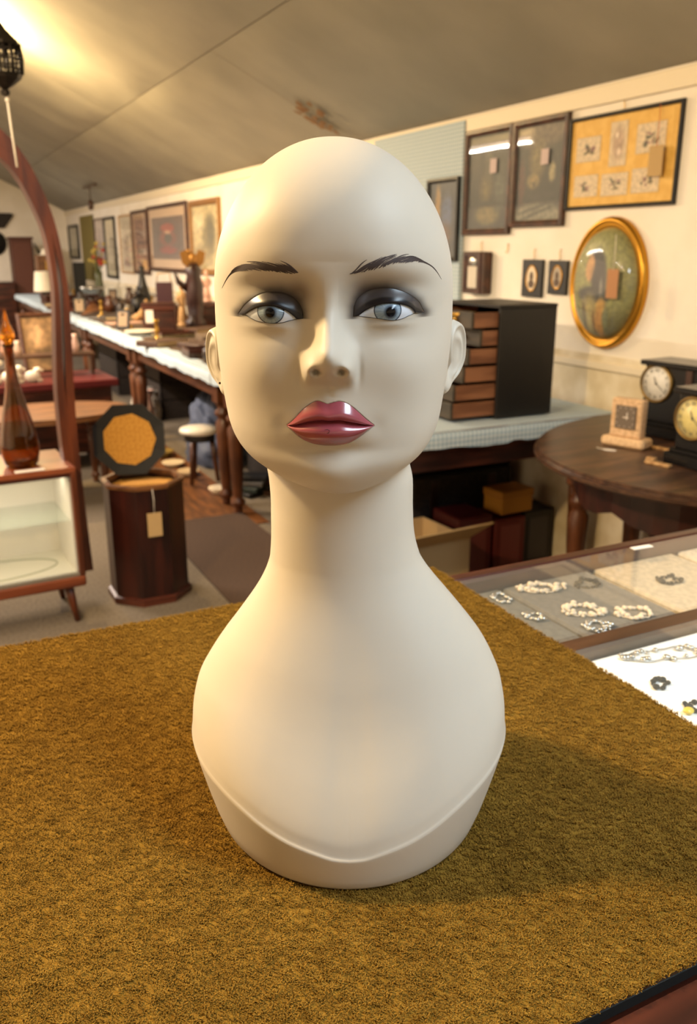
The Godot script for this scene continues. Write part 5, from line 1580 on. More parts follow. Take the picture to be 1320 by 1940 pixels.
# the crowded middle of the tables: boxes, albums, brass and china set close together
func table_clutter() -> void:
	var r := RandomNumberGenerator.new()
	r.seed = 21
	var kinds := [
		["clutter_box", "small dark wooden box in the crowd on the tables", "box"],
		["clutter_album", "worn brown album lying in the crowd on the tables", "album"],
		["candlestick", "short brass candlestick in the crowd on the tables", "candlestick"],
		["clutter_plate", "dull brown plate lying in the crowd on the tables", "plate"],
		["clutter_pot", "little dark pot in the crowd on the tables", "pot"],
		["small_easel_frame", "small dark framed photograph propped in the crowd on the tables", "photo frame"]]
	var protos := []
	for i in 6:
		var o := thing(kinds[i][0], kinds[i][1], kinds[i][2], Vector3.ZERO, 0, kinds[i][2] + " crowd on the tables")
		var st := sb()
		match i:
			0:
				part(o, "body", abox(-0.09, 0.09, 0, 0.07, -0.06, 0.06, 0.004), M.mahogany_x)
				part(o, "lid", abox(-0.093, 0.093, 0.072, 0.10, -0.063, 0.063, 0.005), M.mahogany_x)
			1:
				part(o, "cover", abox(-0.14, 0.14, 0, 0.035, -0.10, 0.10, 0.003), mottled(rgb(64, 42, 28), rgb(84, 58, 40), 8.0, 0.6, 92))
				part(o, "pages", abox(-0.135, 0.142, 0.005, 0.030, -0.097, 0.102), plain(rgb(170, 146, 108), 0.85))
			2:
				lathe(st, vv([0, 0, 0.045, 0, 0.045, 0.01, 0.012, 0.025, 0.010, 0.06, 0.018, 0.075, 0.010, 0.09, 0.012, 0.13, 0.02, 0.14, 0.016, 0.15, 0, 0.145]), 16)
				part(o, "stem", st, M.brass)
			3:
				lathe(st, vv([0, 0.002, 0.06, 0, 0.07, 0.004, 0.12, 0.018, 0.12, 0.022, 0.07, 0.010, 0, 0.008]), 24)
				part(o, "plate", st, plain(rgb(110, 82, 54), 0.4))
			4:
				lathe(st, vv([0, 0, 0.03, 0, 0.05, 0.04, 0.045, 0.07, 0.025, 0.09, 0.032, 0.105, 0.026, 0.105, 0, 0.08]), 16)
				part(o, "pot", st, plain(rgb(44, 32, 24), 0.35))
			5:
				var tl := Transform3D(Basis(Vector3.RIGHT, -0.2), Vector3(0, 0.004, 0))
				box(st, Vector3(0, 0.075, 0), Vector3(0.11, 0.15, 0.014), 0.003, tl)
				part(o, "frame", st, M.black)
				st = sb(); box(st, Vector3(0, 0.075, 0.0075), Vector3(0.075, 0.11, 0.002), 0, tl)
				part(o, "photograph", st, plain(rgb(150, 126, 98), 0.4))
				st = sb(); box(st, Vector3(0, 0.055, -0.05), Vector3(0.03, 0.11, 0.004), 0, Transform3D(Basis(Vector3.RIGHT, 0.35), Vector3(0, 0, 0)))
				part(o, "strut", st, M.black)
		protos.append(o)
	# taken spots are kept clear of the larger things already placed
	var taken := []
	for c in get_children():
		if c is Node3D and c.position.x > 1.4 and c.position.y > 0.74 and c.position.y < 0.76 and c.position.z < -4.3 and c.position.z > -13.5:
			var rad := 0.12
			if c.name.begins_with("leather") or c.name.begins_with("folded") or c.name.begins_with("wooden_tray") or c.name.begins_with("paper_folder"): rad = 0.22
			if c.name.begins_with("wooden_box"): rad = 0.19
			if c.name.begins_with("felt"): continue
			if c.name.begins_with("table_cloth"): continue
			taken.append([c.position, rad])
	var put := 0
	var named := {}
	for k in 9000:
		if put >= 132: break
		var i := put % 6
		var rad: float = [0.10, 0.16, 0.05, 0.115, 0.055, 0.085][i]
		var f := pow(r.randf(), 1.3)
		var p := Vector3(r.randf_range(1.44, 2.30), 0.7545, lerpf(-4.42, -11.0, f))
		var ok := true
		for q in taken:
			if Vector2(p.x - q[0].x, p.z - q[0].z).length() < rad + q[1]: ok = false; break
		if not ok: continue
		taken.append([p, rad])
		var turn := r.randf_range(-35, 35) - 45.0 * (1 if i == 5 else 0)
		var lab: String = kinds[i][1].replace("in the crowd on the tables", "at the %s of the %s table" % [["front", "middle", "back"][clampi(int((p.x - 1.44) / 0.287), 0, 2)], ["second", "third", "fourth", "last"][0 if p.z > -6.3 else (1 if p.z > -8.25 else (2 if p.z > -10.6 else 3))]])
		if put < 6:
			protos[i].position = p; protos[i].rotation.y = deg_to_rad(turn)
		var o: Node3D = protos[i] if put < 6 else copy(protos[i], p, turn, lab)
		if not named.has(lab): named[lab] = []
		named[lab].append(o)
		put += 1
	for lab in named:
		var l: Array = named[lab]
		l.sort_custom(func(a, b): return a.position.z > b.position.z)
		var n := l.size()
		var words := [""] if n == 1 else ([", nearer the counter", ", further from the counter"] if n == 2 else ([", nearest the counter", ", midway along", ", furthest from the counter"] if n == 3 else [", nearest the counter", ", second from the counter", ", third from the counter", ", fourth from the counter", ", fifth from the counter", ", sixth from the counter"]))
		for k in n: l[k].set_meta("label", lab + words[mini(k, words.size() - 1)])


# ---------------------------------------------------------------- left corner: arched cabinet, octagonal box, things behind
func left_corner() -> void:
	arched_cabinet()
	octagonal_box()
	# low oval table with a red edged tray of ornaments behind
	var ot := thing("oval_table", "low oval wooden table behind the arched cabinet", "table", Vector3(0.60, 0, -5.05))
	var st := sb()
	var flat := Transform3D(Basis(Vector3.RIGHT, Vector3(0, 0, 1), Vector3(0, -1, 0)), Vector3.ZERO)
	prism(st, ellipse(0.47, 0.30, 44), -0.48, -0.45, flat)
	part(ot, "table_top", st, M.oak)
	for p in [[-0.28, -0.16], [0.28, -0.16], [-0.28, 0.16], [0.28, 0.16]]:
		st = sb(); turned_leg(st, 0.45, 0.028, Transform3D(Basis(), Vector3(p[0], 0, p[1])))
		part(ot, "leg", st, M.table_leg)
	var rt := thing("red_sideboard", "low dark sideboard with a maroon edged top", "sideboard", Vector3(0.50, 0, -5.75), 3)
	part(rt, "top", abox(-0.62, 0.62, 0.52, 0.565, -0.28, 0.24, 0.006), plain(rgb(84, 18, 20), 0.35))
	part(rt, "body", abox(-0.58, 0.58, 0.10, 0.52, -0.26, 0.2, 0.004), M.mahogany_x)
	for s in [-1, 1]:
		part(rt, "door", abox(s * 0.29 - 0.27, s * 0.29 + 0.27, 0.12, 0.5, 0.2, 0.214, 0.004), M.mahogany_x)
		for z in [-0.2, 0.14]: part(rt, "foot", abox(s * 0.5 - 0.03, s * 0.5 + 0.03, 0, 0.1, z - 0.03, z + 0.03, 0.003), M.mahogany)
	# ornaments standing on the sideboard
	var od := [[0.36, -5.62, 0.10, 0.17, "white china dog at the left of the sideboard"], [0.50, -5.60, 0.085, 0.11, "low white china dog lying on the sideboard"], [0.62, -5.62, 0.07, 0.09, "cream shell ornament on the sideboard"]]
	for e in od:
		var o := thing("china_ornament", e[4], "ornament", Vector3(e[0], 0.5655, e[1]), 20, "china ornaments on the sideboard")
		st = sb()
		ball(st, Vector3(0, e[3] * 0.4, 0), Vector3(e[2] * 0.8, e[3] * 0.4, e[2] * 0.45), 14)
		ball(st, Vector3(e[2] * 0.5, e[3] * 0.82, 0.01), Vector3(e[2] * 0.32, e[3] * 0.2, e[2] * 0.3), 12)
		ball(st, Vector3(e[2] * 0.78, e[3] * 0.76, 0.015), Vector3(e[2] * 0.2, e[3] * 0.1, e[2] * 0.16), 10)
		for s in [-1, 1]: ball(st, Vector3(e[2] * 0.42, e[3] * 0.8, s * e[2] * 0.3), Vector3(e[2] * 0.1, e[3] * 0.18, e[2] * 0.06), 8)
		for s in [-1, 1]: ball(st, Vector3(e[2] * 0.55, e[3] * 0.12, s * e[2] * 0.25), Vector3(e[2] * 0.3, e[3] * 0.12, e[2] * 0.12), 8)
		part(o, "body", st, M.white_ceramic)
	var sh := thing("shelf_rack", "narrow dark shelf rack at the back of the sideboard", "shelf", Vector3(0.60, 0.5655, -5.90))
	part(sh, "board", abox(-0.40, 0.45, 0.12, 0.14, -0.07, 0.07, 0.003), M.dark_top)
	for x in [-0.38, 0.43]: part(sh, "upright", abox(x - 0.01, x + 0.01, 0, 0.12, -0.06, 0.06, 0.002), M.dark_top)
	for e in [[0.42, 0.04, 0.12, rgb(214, 190, 160), "cream vase on the dark shelf rack"], [0.50, 0.03, 0.10, rgb(196, 150, 122), "pink vase on the dark shelf rack"], [0.58, 0.028, 0.09, rgb(206, 176, 150), "small bud vase on the dark shelf rack"], [0.86, 0.03, 0.11, rgb(90, 100, 150), "blue vase at the right of the dark shelf rack"], [0.94, 0.028, 0.12, rgb(196, 160, 140), "pale vase at the right end of the dark shelf rack"]]:
		var o := thing("small_vase", e[4], "vase", Vector3(e[0], 0.7058, -5.90), 0, "vases on the shelf rack")
		st = sb(); lathe(st, vv([0, 0, e[1] * 0.6, 0, e[1], e[2] * 0.35, e[1] * 0.5, e[2] * 0.75, e[1] * 0.6, e[2], e[1] * 0.5, e[2], 0, e[2] * 0.6]), 14); part(o, "vase", st, plain(e[3], 0.3))
	# framed things leaning behind the sideboard
	var ln := [[0.95, -7.6, 0.34, 0.50, 8.0, "brown framed picture leaning on the floor with a pale view"], [0.44, -7.75, 0.26, 0.55, -6.0, "narrow gilt mirror leaning behind the sideboard"]]
	for i in 2:
		var e = ln[i]
		var o := thing("leaning_frame", e[5], "picture", Vector3(e[0], 0.0, e[1]), e[4], "frames leaning by the tables")
		var lean := Transform3D(Basis(Vector3.RIGHT, -0.22), Vector3(0, 0.36, 0))
		part(o, "stand_box", abox(-0.2, 0.2, 0, 0.36, -0.3, 0.06, 0.004), M.mahogany_x)
		st = sb()
		frame_rings(st, e[2] - 0.06, e[3] - 0.06, [[0.0, 0.0], [0.0, 0.02], [0.015, 0.026], [0.03, 0.018], [0.03, 0.0]])
		var fr := part(o, "frame", st, [M.brown_frame, M.gilt][i])
		fr.transform = lean * Transform3D(Basis(), Vector3(0, e[3] / 2, 0))
		st = sb(); panel(st, -e[2] / 2 + 0.03, e[2] / 2 - 0.03, -e[3] / 2 + 0.03, e[3] / 2 - 0.03, 0.006)
		var pc := part(o, "print", st, printed(picture_tex(50, 70, rgb(126, 98, 66), [[0.4, 0.35, 0.3, 0.3, rgb(176, 142, 104), 0.7], [0.6, 0.75, 0.35, 0.2, rgb(84, 66, 44), 0.7]], 0.1, 33)) if i == 0 else plain(rgb(150, 140, 130), 0.1, 0.9))
		pc.transform = fr.transform
	lantern()

func arched_cabinet() -> void:
	var t := thing("arched_display_cabinet", "teak display cabinet with a glazed front and a tall arched hoop", "cabinet", Vector3(0.13, 0, -3.24), 3.0)
	var x0 := -0.36; var x1 := 0.318; var zf := 0.16; var zb := -0.18
	# carcass: top at 0.60, bottom at 0.165
	part(t, "top_panel", abox(x0, x1, 0.585, 0.607, zb, zf, 0.004), M.teak_x)
	part(t, "bottom_panel", abox(x0, x1, 0.150, 0.192, zb, zf, 0.006), M.teak_x)
	part(t, "side_panel", abox(x1 - 0.022, x1, 0.192, 0.585, zb, zf, 0.003), M.teak)
	part(t, "side_panel", abox(x0, x0 + 0.022, 0.192, 0.585, zb, zf, 0.003), M.teak)
	part(t, "back_panel", abox(x0 + 0.022, x1 - 0.022, 0.192, 0.585, zb, zb + 0.01), plain(rgb(222, 218, 206), 0.5), "white lined back")
	part(t, "lining", abox(x0 + 0.022, x1 - 0.022, 0.192, 0.198, zb + 0.01, zf - 0.03), plain(rgb(206, 204, 188), 0.6), "white lined floor")
	part(t, "lining", abox(x1 - 0.028, x1 - 0.022, 0.198, 0.585, zb + 0.01, zf - 0.03), plain(rgb(222, 218, 206), 0.5), "white lined side")
	part(t, "glass_shelf", abox(x0 + 0.024, x1 - 0.029, 0.396, 0.401, zb + 0.012, zf - 0.045), pane(Color(0.75, 0.85, 0.8, 0.16)))
	part(t, "glass_door", abox(x0 + 0.01, x1 - 0.026, 0.20, 0.575, zf - 0.012, zf - 0.008), M.glass)
	part(t, "door_rail", abox(x0 + 0.01, x1 - 0.02, 0.192, 0.206, zf - 0.02, zf - 0.003, 0.001), M.silver)
	part(t, "door_rail", abox(x0 + 0.01, x1 - 0.02, 0.573, 0.584, zf - 0.02, zf - 0.003, 0.001), M.mahogany_x)
	var cat := sb()
	ball(cat, Vector3(0.02, 0.568, zf - 0.005), Vector3(0.018, 0.008, 0.006), 10)
	part(t, "door_catch", cat, M.black)
	# lit by a small strip under the top board
	part(t, "strip_lamp", abox(x0 + 0.05, x1 - 0.05, 0.574, 0.582, 0.02, 0.04, 0.002), glow(Color(1.0, 0.94, 0.82), 2.0))
	var sl := AreaLight3D.new()
	sl.name = "strip_light"
	sl.area_size = Vector2(x1 - x0 - 0.1, 0.02)
	sl.light_energy = 0.12
	sl.light_color = Color(1.0, 0.94, 0.82)
	sl.shadow_enabled = true
	t.add_child(sl)
	sl.position = Vector3((x0 + x1) / 2, 0.572, 0.03)
	sl.rotation.x = -PI / 2
	# oval etched line on the floor of the case
	var ov := sb()
	var pts := []
	for k in 40: pts.append(Vector3(-0.02 + cos(TAU * k / 40) * 0.27, 0.1995, -0.02 + sin(TAU * k / 40) * 0.11))
	tube(ov, pts, 0.003, 6, true)
	part(t, "oval_tray_rim", ov, plain(rgb(150, 154, 128), 0.3))
	for p in [[x1 - 0.06, zf - 0.05, 0.35, 0.2], [x1 - 0.06, zb + 0.05, 0.35, -0.2], [x0 + 0.06, zf - 0.05, -0.35, 0.2], [x0 + 0.06, zb + 0.05, -0.35, -0.2]]:
		var lg := sb()
		tube(lg, [Vector3(p[0], 0.15, p[1]), Vector3(p[0] + p[2] * 0.06, 0.0, p[1] + p[3] * 0.06)], [0.019, 0.010], 12)
		part(t, "leg", lg, M.teak)
	# arched hoop: a flat bent board each side of a slot, standing on the right side of the case
	var outer := [[0.372, 0.16], [0.366, 0.35], [0.360, 0.65], [0.364, 0.87], [0.372, 1.054], [0.376, 1.2], [0.370, 1.306], [0.358, 1.411], [0.336, 1.506], [0.296, 1.612], [0.254, 1.682], [0.207, 1.732], [0.13, 1.782], [0.0, 1.815], [-0.03, 1.818]]
	var inner := [[0.318, 0.16], [0.312, 0.35], [0.302, 0.65], [0.303, 0.87], [0.315, 1.038], [0.327, 1.201], [0.325, 1.307], [0.314, 1.411], [0.284, 1.503], [0.243, 1.590], [0.197, 1.642], [0.12, 1.692], [0.0, 1.728], [-0.03, 1.731]]
	var a := []
	for k in 61:
		var f := k / 60.0
		a.append([along(outer, f), along(inner, f)])
	for side in [0, 1]:
		var sx := 1.0 if side == 0 else -1.0
		var off := 0.0 if side == 0 else -0.06
		# two laminated strips that part to leave an open slot up the straight of the hoop
		for strip in 2:
			var st := sb()
			for k in 60:
				var quad := []
				for e in [a[k], a[k + 1]]:
					var mid: Vector2 = (e[0] + e[1]) / 2
					var g := 0.0085 * smoothstep(0.79, 1.0, mid.y) * (1.0 - smoothstep(1.25, 1.42, mid.y)) + 0.0002
					var d: Vector2 = (e[0] - e[1]).normalized() * g
					for q in ([e[0], mid + d] if strip == 0 else [mid - d, e[1]]): quad.append(Vector3(off + sx * q.x, q.y, 0.0))
				var z0 := Vector3(0, 0, -0.035); var z1 := Vector3(0, 0, 0.035)
				var c: Vector3 = (quad[0] + quad[1] + quad[2] + quad[3]) / 4
				facet(st, [quad[0] + z1, quad[1] + z1, quad[3] + z1, quad[2] + z1], c)
				facet(st, [quad[0] + z0, quad[1] + z0, quad[3] + z0, quad[2] + z0], c)
				facet(st, [quad[0] + z0, quad[0] + z1, quad[2] + z1, quad[2] + z0], c)
				facet(st, [quad[1] + z0, quad[1] + z1, quad[3] + z1, quad[3] + z0], c)
			part(t, "arched_hoop", st, M.teak)
	# amber bottle with stopper and the ticket before it
	var b := thing("amber_glass_bottle", "tall amber glass decanter with a flame stopper on the cabinet", "decanter", Vector3(0.285, 0.6075, -3.2))
	var st := sb()
	lathe(st, vv([0.0, 0.004, 0.045, 0.0, 0.058, 0.012, 0.066, 0.05, 0.067, 0.085, 0.058, 0.14, 0.044, 0.20, 0.030, 0.26, 0.020, 0.32, 0.0165, 0.38, 0.0165, 0.42, 0.022, 0.43, 0.020, 0.434, 0.0135, 0.42, 0.0135, 0.38, 0.017, 0.32, 0.027, 0.26, 0.041, 0.20, 0.055, 0.14, 0.063, 0.085, 0.061, 0.05, 0.05, 0.014, 0.0, 0.012]), 30)
	var am := plain(Color(0.66, 0.42, 0.13, 0.04), 0.02)
	am.refraction_enabled = true
	am.refraction_scale = 0.05
	am.transparency = BaseMaterial3D.TRANSPARENCY_ALPHA
	part(b, "bottle", st, am)
	st = sb()
	lathe(st, vv([0.0, 0.40, 0.011, 0.41, 0.012, 0.436, 0.026, 0.452, 0.024, 0.475, 0.012, 0.505, 0.005, 0.54, 0.0, 0.56]), 20)
	var am2 := plain(Color(0.98, 0.62, 0.14, 0.06), 0.03)
	am2.refraction_enabled = true
	am2.refraction_scale = 0.05
	am2.transparency = BaseMaterial3D.TRANSPARENCY_ALPHA
	part(b, "stopper", st, am2)
	var tk := thing("price_ticket", "white paper ticket lying before the amber decanter", "ticket", Vector3(0.30, 0.6078, -3.105), 4)
	part(tk, "card", abox(-0.05, 0.05, 0, 0.004, -0.012, 0.012, 0.001), M.white_card)

func octagonal_box() -> void:
	var t := thing("octagonal_box", "dark mahogany octagonal box standing on the floor with its lid off", "box", Vector3(0.735, 0, -3.30), 0)
	var r := 0.158; var H := 0.475
	var oct := func(k: int, rad: float, y: float) -> Vector3:
		var f := TAU * (k + 0.5) / 8
		return Vector3(cos(f) * rad, y, sin(f) * rad)
	for k in 8:
		var st := sb()
		var c := Vector3(0, H / 2, 0)
		facet(st, [oct.call(k, r, 0.03), oct.call(k + 1, r, 0.03), oct.call(k + 1, r, H), oct.call(k, r, H)], c)
		facet(st, [oct.call(k, r - 0.014, 0.03), oct.call(k + 1, r - 0.014, 0.03), oct.call(k + 1, r - 0.014, H), oct.call(k, r - 0.014, H)], c)
		facet(st, [oct.call(k, r - 0.014, H), oct.call(k + 1, r - 0.014, H), oct.call(k + 1, r, H), oct.call(k, r, H)], c)
		part(t, "side_panel", st, M.mahogany)
	var st := sb()
	lathe(st, vv([0, 0.0, r + 0.012, 0.0, r + 0.012, 0.026, r, 0.032, 0, 0.032]), 8, Transform3D(Basis(Vector3.UP, -TAU / 16), Vector3.ZERO), false)
	part(t, "plinth", st, M.mahogany_x)
	st = sb()
	lathe(st, vv([r - 0.016, H - 0.002, r + 0.006, H - 0.002, r + 0.008, H + 0.012, r - 0.014, H + 0.014, r - 0.016, H - 0.002]), 8, Transform3D(Basis(Vector3.UP, -TAU / 16), Vector3.ZERO), false)
	part(t, "rim", st, M.oak)
	st = sb()
	lathe(st, vv([0, H - 0.03, r - 0.016, H - 0.03, r - 0.016, H - 0.02, 0, H - 0.02]), 8, Transform3D(Basis(Vector3.UP, -TAU / 16), Vector3.ZERO), false)
	part(t, "cork_lining", st, M.cork)
	# the lid stands propped at the back of the box
	var l := thing("cork_lined_octagon", "dark octagonal lid lined with cork, propped up behind its box", "lid", Vector3(0.735, 0.490, -3.41), -14)
	l.position = Vector3(0.712, 0.4895, -3.375)
	var tilt := Transform3D(Basis(Vector3.RIGHT, -0.16), Vector3(0, 0.140, 0))
	st = sb()
	var o8 := PackedVector2Array(); var i8 := PackedVector2Array()
	for k in 8: o8.append(Vector2(cos(TAU * (k + 0.5) / 8), sin(TAU * (k + 0.5) / 8)) * 0.150)
	prism(st, o8, -0.016, 0.0, tilt)
	part(l, "board", st, plain(rgb(18, 17, 15), 0.75))
	st = sb()
	for k in 8:
		var a := o8[k]; var b := o8[(k + 1) % 8]
		var q := [Vector3(a.x, a.y, 0), Vector3(b.x, b.y, 0), Vector3(b.x, b.y, 0.014), Vector3(a.x, a.y, 0.014)]
		var p := [Vector3(a.x * 0.70, a.y * 0.70, 0.006), Vector3(b.x * 0.70, b.y * 0.70, 0.006)]
		var c := Vector3(0, 0, -0.2)
		facet(st, [tilt * q[0], tilt * q[1], tilt * q[2], tilt * q[3]], tilt * c)
		facet(st, [tilt * q[3], tilt * q[2], tilt * p[1], tilt * p[0]], tilt * c)
	part(l, "rim", st, plain(rgb(20, 19, 17), 0.75))
	st = sb()
	var i9 := PackedVector2Array()
	for k in 9: i9.append(Vector2(cos(TAU * k / 9), sin(TAU * k / 9)) * 0.104)
	prism(st, i9, 0.0, 0.0075, tilt)
	part(l, "cork_panel", st, M.cork)
	price_tag("buff card tag on a string hanging down the octagonal box", Vector3(0.735, 0.385, -3.1395), 0, Vector2(0.056, 0.096), 0.095, M.buff_card, M.string)

func lantern() -> void:
	var t := thing("pierced_lantern", "dark pierced metal lantern hanging on a chain at the top left", "lantern", Vector3(0.345, 1.80, -3.02))
	var st := sb()
	lathe(st, vv([0.0, 0.0, 0.012, 0.004, 0.014, 0.014, 0.008, 0.02, 0.03, 0.034, 0.05, 0.05, 0.056, 0.062]), 8, Transform3D(), false)
	part(t, "bottom_cap", st, M.iron)
	for k in 8:
		st = sb()
		var f := TAU * (k + 0.5) / 8
		tube(st, [Vector3(cos(f) * 0.056, 0.06, sin(f) * 0.056), Vector3(cos(f) * 0.060, 0.10, sin(f) * 0.060), Vector3(cos(f) * 0.054, 0.14, sin(f) * 0.054)], 0.005, 6)
		part(t, "corner_bar", st, M.iron)
		st = sb()
		var g := TAU * (k + 1.0) / 8
		var b := Transform3D(Basis(Vector3.UP, PI / 2 - g), Vector3(cos(g) * 0.051, 0.10, sin(g) * 0.051))
		for j in 3:
			box(st, Vector3(0, -0.026 + j * 0.026, 0), Vector3(0.042, 0.006, 0.004), 0.001, b)
		box(st, Vector3(0, 0, 0), Vector3(0.008, 0.07, 0.004), 0.001, b)
		part(t, "pierced_panel", st, M.iron)
	st = sb()
	lathe(st, vv([0.058, 0.138, 0.060, 0.146, 0.040, 0.165, 0.020, 0.185, 0.010, 0.20, 0.0, 0.205]), 8, Transform3D(), false)
	part(t, "top_cap", st, M.iron)
	st = sb()
	tube(st, [Vector3(0, 0.2, 0), Vector3(0, roof_y(0.345) - 1.80, 0)], 0.004, 6)
	part(t, "chain", st, M.iron)
	var co := thing("pull_cord", "pale pull cord hanging below the pierced lantern", "cord", Vector3(0.348, 1.60, -3.02))
	st = sb()
	ball(st, Vector3(0, 0.19, 0), Vector3(0.007, 0.008, 0.007), 10)
	tube(st, [Vector3(0, 0.19, 0), Vector3(0.003, 0.1, 0), Vector3(0.008, 0.0, 0)], 0.0035, 8)
	part(co, "cord", st, M.string)


# ---------------------------------------------------------------- far end of the shop
func far_end() -> void:
	var w := thing("tall_cupboard", "tall plain brown cupboard against the far wall", "cupboard", Vector3(1.62, 0, -14.4))
	part(w, "body", abox(-0.15, 0.15, 0.06, 1.5, -0.2, 0.2, 0.006), plain(rgb(84, 44, 30), 0.6))
	part(w, "cornice", abox(-0.17, 0.17, 1.5, 1.54, -0.22, 0.22, 0.006), plain(rgb(78, 40, 28), 0.6))
	part(w, "door", abox(-0.13, 0.13, 0.08, 1.46, 0.2, 0.212, 0.004), plain(rgb(92, 50, 36), 0.6))
	part(w, "plinth", abox(-0.15, 0.15, 0, 0.06, -0.2, 0.2), plain(rgb(60, 30, 22), 0.6))
	var d := thing("low_dresser", "low dark dresser at the far left", "dresser", Vector3(1.18, 0, -14.3))
	part(d, "body", abox(-0.27, 0.27, 0, 0.86, -0.25, 0.25, 0.005), M.mahogany_x)
	part(d, "top", abox(-0.285, 0.285, 0.86, 0.89, -0.265, 0.265, 0.005), M.mahogany_x)
	for k in 3: part(d, "drawer_front", abox(-0.25, 0.25, 0.08 + k * 0.26, 0.31 + k * 0.26, 0.25, 0.262, 0.004), M.mahogany_x)
	var bx := thing("carved_box", "carved brass bound box on a stand at the far end of the tables", "box", Vector3(1.74, 0.7545, -12.7))
	part(bx, "stand", abox(-0.12, 0.12, 0, 0.30, -0.12, 0.12, 0.006), M.mahogany_x)
	part(bx, "chest", abox(-0.13, 0.13, 0.30, 0.53, -0.13, 0.13, 0.008), M.oak)
	part(bx, "clasp", abox(-0.03, 0.04, 0.34, 0.46, 0.13, 0.136, 0.002), M.brass)
	var dm := thing("white_hat", "small white domed hat on the carved box", "hat", Vector3(1.75, 1.285, -12.7))
	var st := sb(); lathe(st, vv([0, 0, 0.1, 0, 0.102, 0.006, 0.07, 0.014, 0.06, 0.06, 0.03, 0.085, 0, 0.09]), 20)
	part(dm, "felt", st, M.white_ceramic)
	var lm := thing("white_lamp_shade", "white pleated lampshade standing among the far clutter", "lampshade", Vector3(1.60, 0.7545, -12.1))
	st = sb(); lathe(st, vv([0.13, 0.08, 0.10, 0.33, 0.095, 0.33, 0.125, 0.08]), 28); part(lm, "shade", st, plain(rgb(240, 228, 202), 0.8))
	st = sb(); lathe(st, vv([0, 0, 0.07, 0, 0.075, 0.015, 0.02, 0.03, 0.015, 0.1, 0.0, 0.2]), 16); part(lm, "base", st, M.black)
	var pt := thing("dark_palm", "dark leafy house plant on the far cupboard", "plant", Vector3(2.02, 0.0, -14.5))
	st = sb(); lathe(st, vv([0, 0, 0.1, 0, 0.13, 0.9, 0.11, 0.9, 0, 0.8]), 16); part(pt, "tall_pot", st, M.mahogany)
	for k in 14:
		st = sb()
		var f := TAU * k / 14 + rng.randf() * 0.3
		var l := rng.randf_range(0.18, 0.26); var h := rng.randf_range(0.5, 0.85)
		sheet(st, 4, 8, func(u, v):
			var wd: float = 0.05 * sin(PI * clampf(v * 0.94 + 0.03, 0, 1))
			var q := Vector3(v * l, 0.9 + h * v - 0.25 * v * v, (u - 0.5) * wd * 2)
			return Basis(Vector3.UP, f) * q)
		part(pt, "leaf", st, plain(rgb(34, 38, 24), 0.7))
	# dark leaf shaped plaque and round shield on the far wall
	var pl := thing("horn_plaque", "dark pointed wooden plaque on the far wall", "plaque", Vector3(1.40, 1.80, FAR + 0.002))
	st = sb(); prism(st, PackedVector2Array([Vector2(-0.25, 0.10), Vector2(0.20, 0.10), Vector2(0.23, 0.07), Vector2(0.08, -0.12), Vector2(-0.25, -0.14)]), 0.0, 0.05); part(pl, "board", st, M.dark_stuff)
	var rs := thing("round_shield", "round black shield on the far wall under the plaque", "shield", Vector3(1.30, 1.455, FAR + 0.002))
	st = sb(); lathe(st, vv([0.19, 0.0, 0.19, 0.02, 0.15, 0.045, 0.05, 0.06, 0.0, 0.065]), 30, Transform3D(Basis(Vector3.RIGHT, PI / 2), Vector3.ZERO)); part(rs, "disc", st, M.black)
	# small ceiling fitting over the far tables
	var cf := thing("ceiling_hook_rail", "small dark fitting hanging from the ceiling over the far tables", "ceiling fitting", Vector3(2.08, roof_y(2.08) - 0.03, -11.0))
	part(cf, "rail", abox(-0.02, 0.02, -0.02, 0.0, -0.35, 0.35, 0.003), M.dark_top)
	st = sb(); tube(st, [Vector3(0, 0, 0), Vector3(0, -0.16, 0)], 0.006, 6); lathe(st, vv([0, -0.28, 0.03, -0.26, 0.035, -0.2, 0.015, -0.16, 0, -0.16]), 12); part(cf, "drop", st, M.dark_top)


# ---------------------------------------------------------------- lamps
func tube_lamp(label: String, at: Vector3, length: float, energy: float, c: Color) -> void:
	var t := thing("fluorescent_tube_lamp", label, "ceiling lamp", at, 0, "hanging fluorescent lamps")
	part(t, "housing", abox(-0.03, 0.03, 0.03, 0.085, -length / 2 - 0.03, length / 2 + 0.03, 0.004), M.cream)
	for e in [-1, 1]:
		part(t, "lamp_holder", abox(-0.016, 0.016, -0.024, 0.032, e * length / 2 - 0.012, e * length / 2 + 0.012, 0.003), M.white_card)
		var ch := sb()
		var top := roof_y(at.x) - at.y
		tube(ch, [Vector3(0, 0.085, e * length * 0.4), Vector3(0, top, e * length * 0.4)], 0.003, 6)
		part(t, "chain", ch, M.iron)
	var st := sb()
	tube(st, [Vector3(0, 0, -length / 2), Vector3(0, 0, length / 2)], 0.018, 14)
	part(t, "glowing_tube", st, glow(c, 6.0))
	var l := AreaLight3D.new()
	l.name = "tube_light"
	l.area_size = Vector2(0.05, length)
	l.light_energy = energy
	l.light_color = c
	l.area_range = 30.0
	l.area_attenuation = 2.0
	l.shadow_enabled = true
	t.add_child(l)
	l.position = Vector3(0, -0.024, 0)
	l.rotation.x = -PI / 2

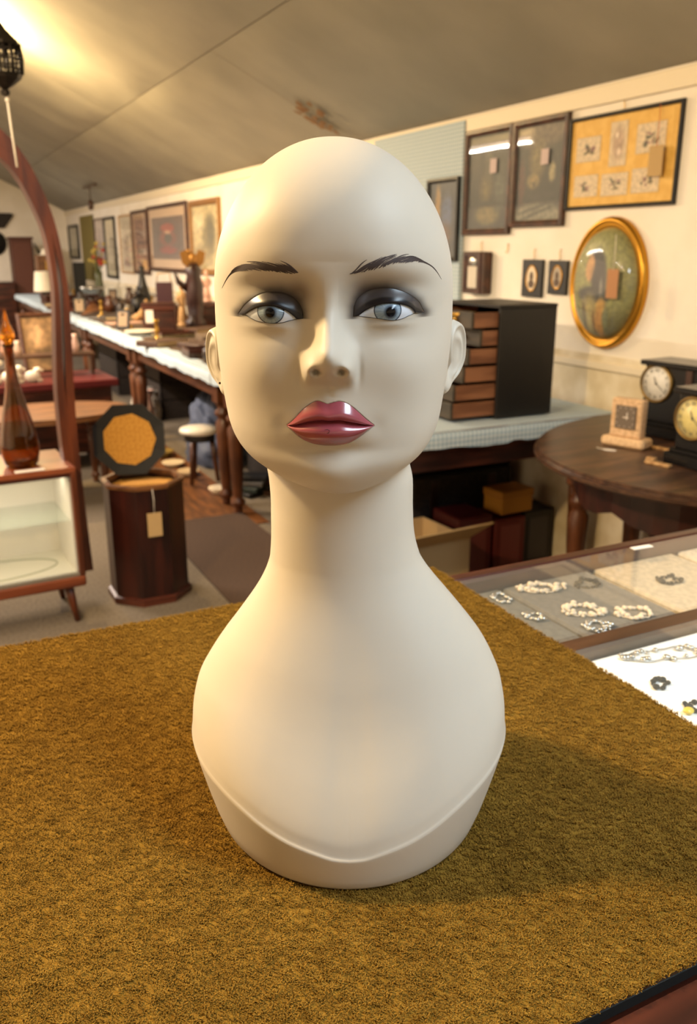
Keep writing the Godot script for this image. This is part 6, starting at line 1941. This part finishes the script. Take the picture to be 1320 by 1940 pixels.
func bulb_lamp(label: String, at: Vector3, energy: float, c: Color, size := 0.05) -> void:
	var t := thing("pendant_lamp", label, "pendant lamp", at, 0, "pendant lamps")
	var st := sb()
	ball(st, Vector3.ZERO, Vector3.ONE * size, 18)
	part(t, "bulb", st, glow(c, 12.0))
	var cap := sb()
	lathe(cap, vv([0.0, size * 2.0, 0.018, size * 2.0, 0.02, size * 0.9, 0.0, size * 0.85]), 16)
	part(t, "socket", cap, M.brass)
	var wire := sb()
	tube(wire, [Vector3(0, size * 2, 0), Vector3(0, roof_y(at.x) - at.y, 0)], 0.003, 6)
	part(t, "flex", wire, M.iron)
	var l := OmniLight3D.new()
	l.name = "bulb_light"
	l.light_energy = energy
	l.light_color = c
	l.light_size = size
	l.omni_range = 30.0
	l.omni_attenuation = 2.0
	l.shadow_enabled = true
	t.add_child(l)

func panel_lamp(label: String, at: Vector3, size: Vector2, energy: float, c: Color) -> void:
	var t := thing("diffuser_lamp", label, "ceiling lamp", at)
	part(t, "housing", abox(-size.x / 2 - 0.02, size.x / 2 + 0.02, 0.012, 0.07, -size.y / 2 - 0.02, size.y / 2 + 0.02, 0.005), M.cream)
	part(t, "glowing_diffuser", abox(-size.x / 2, size.x / 2, 0.0, 0.012, -size.y / 2, size.y / 2, 0.003), glow(c, 3.0))
	for e in [-1, 1]:
		var ch := sb()
		tube(ch, [Vector3(0, 0.07, e * size.y * 0.4), Vector3(0, roof_y(at.x) - at.y, e * size.y * 0.4)], 0.003, 6)
		part(t, "chain", ch, M.iron)
	var l := AreaLight3D.new()
	l.name = "diffuser_light"
	l.area_size = size
	l.light_energy = energy
	l.light_color = c
	l.area_range = 30.0
	l.area_attenuation = 2.0
	l.shadow_enabled = true
	t.add_child(l)
	l.position = Vector3(0, -0.006, 0)
	l.rotation.x = -PI / 2

func lamps() -> void:
	var warm := Color(1.0, 0.85, 0.60)
	var soft := Color(1.0, 0.93, 0.86)
	var day := Color(0.86, 0.94, 1.0)
	panel_lamp("fluorescent panel lamp hanging above the counter", Vector3(0.93, 2.32, 0.45), Vector2(0.5, 1.2), 3.6, day)
	tube_lamp("fluorescent lamp hanging in the middle of the shop", Vector3(-0.5, 2.33, -5.6), 1.5, 14.0, soft)
	tube_lamp("fluorescent lamp hanging towards the far end of the shop", Vector3(-0.5, 2.33, -7.6), 1.5, 14.0, soft)
	tube_lamp("fluorescent lamp hanging by the far wall", Vector3(-0.5, 2.33, -12.0), 1.5, 14.0, soft)
	tube_lamp("fluorescent lamp hanging in the aisle left of the counter", Vector3(-0.9, 2.33, -2.2), 1.5, 7.0, soft)
	bulb_lamp("warm bulb hanging over the back of the counter", Vector3(-0.62, 2.17, -1.27), 3.9, warm, 0.06)
	bulb_lamp("warm bulb hanging close under the ceiling beside the lantern", Vector3(0.42, 2.56, -6.5), 6.5, warm)
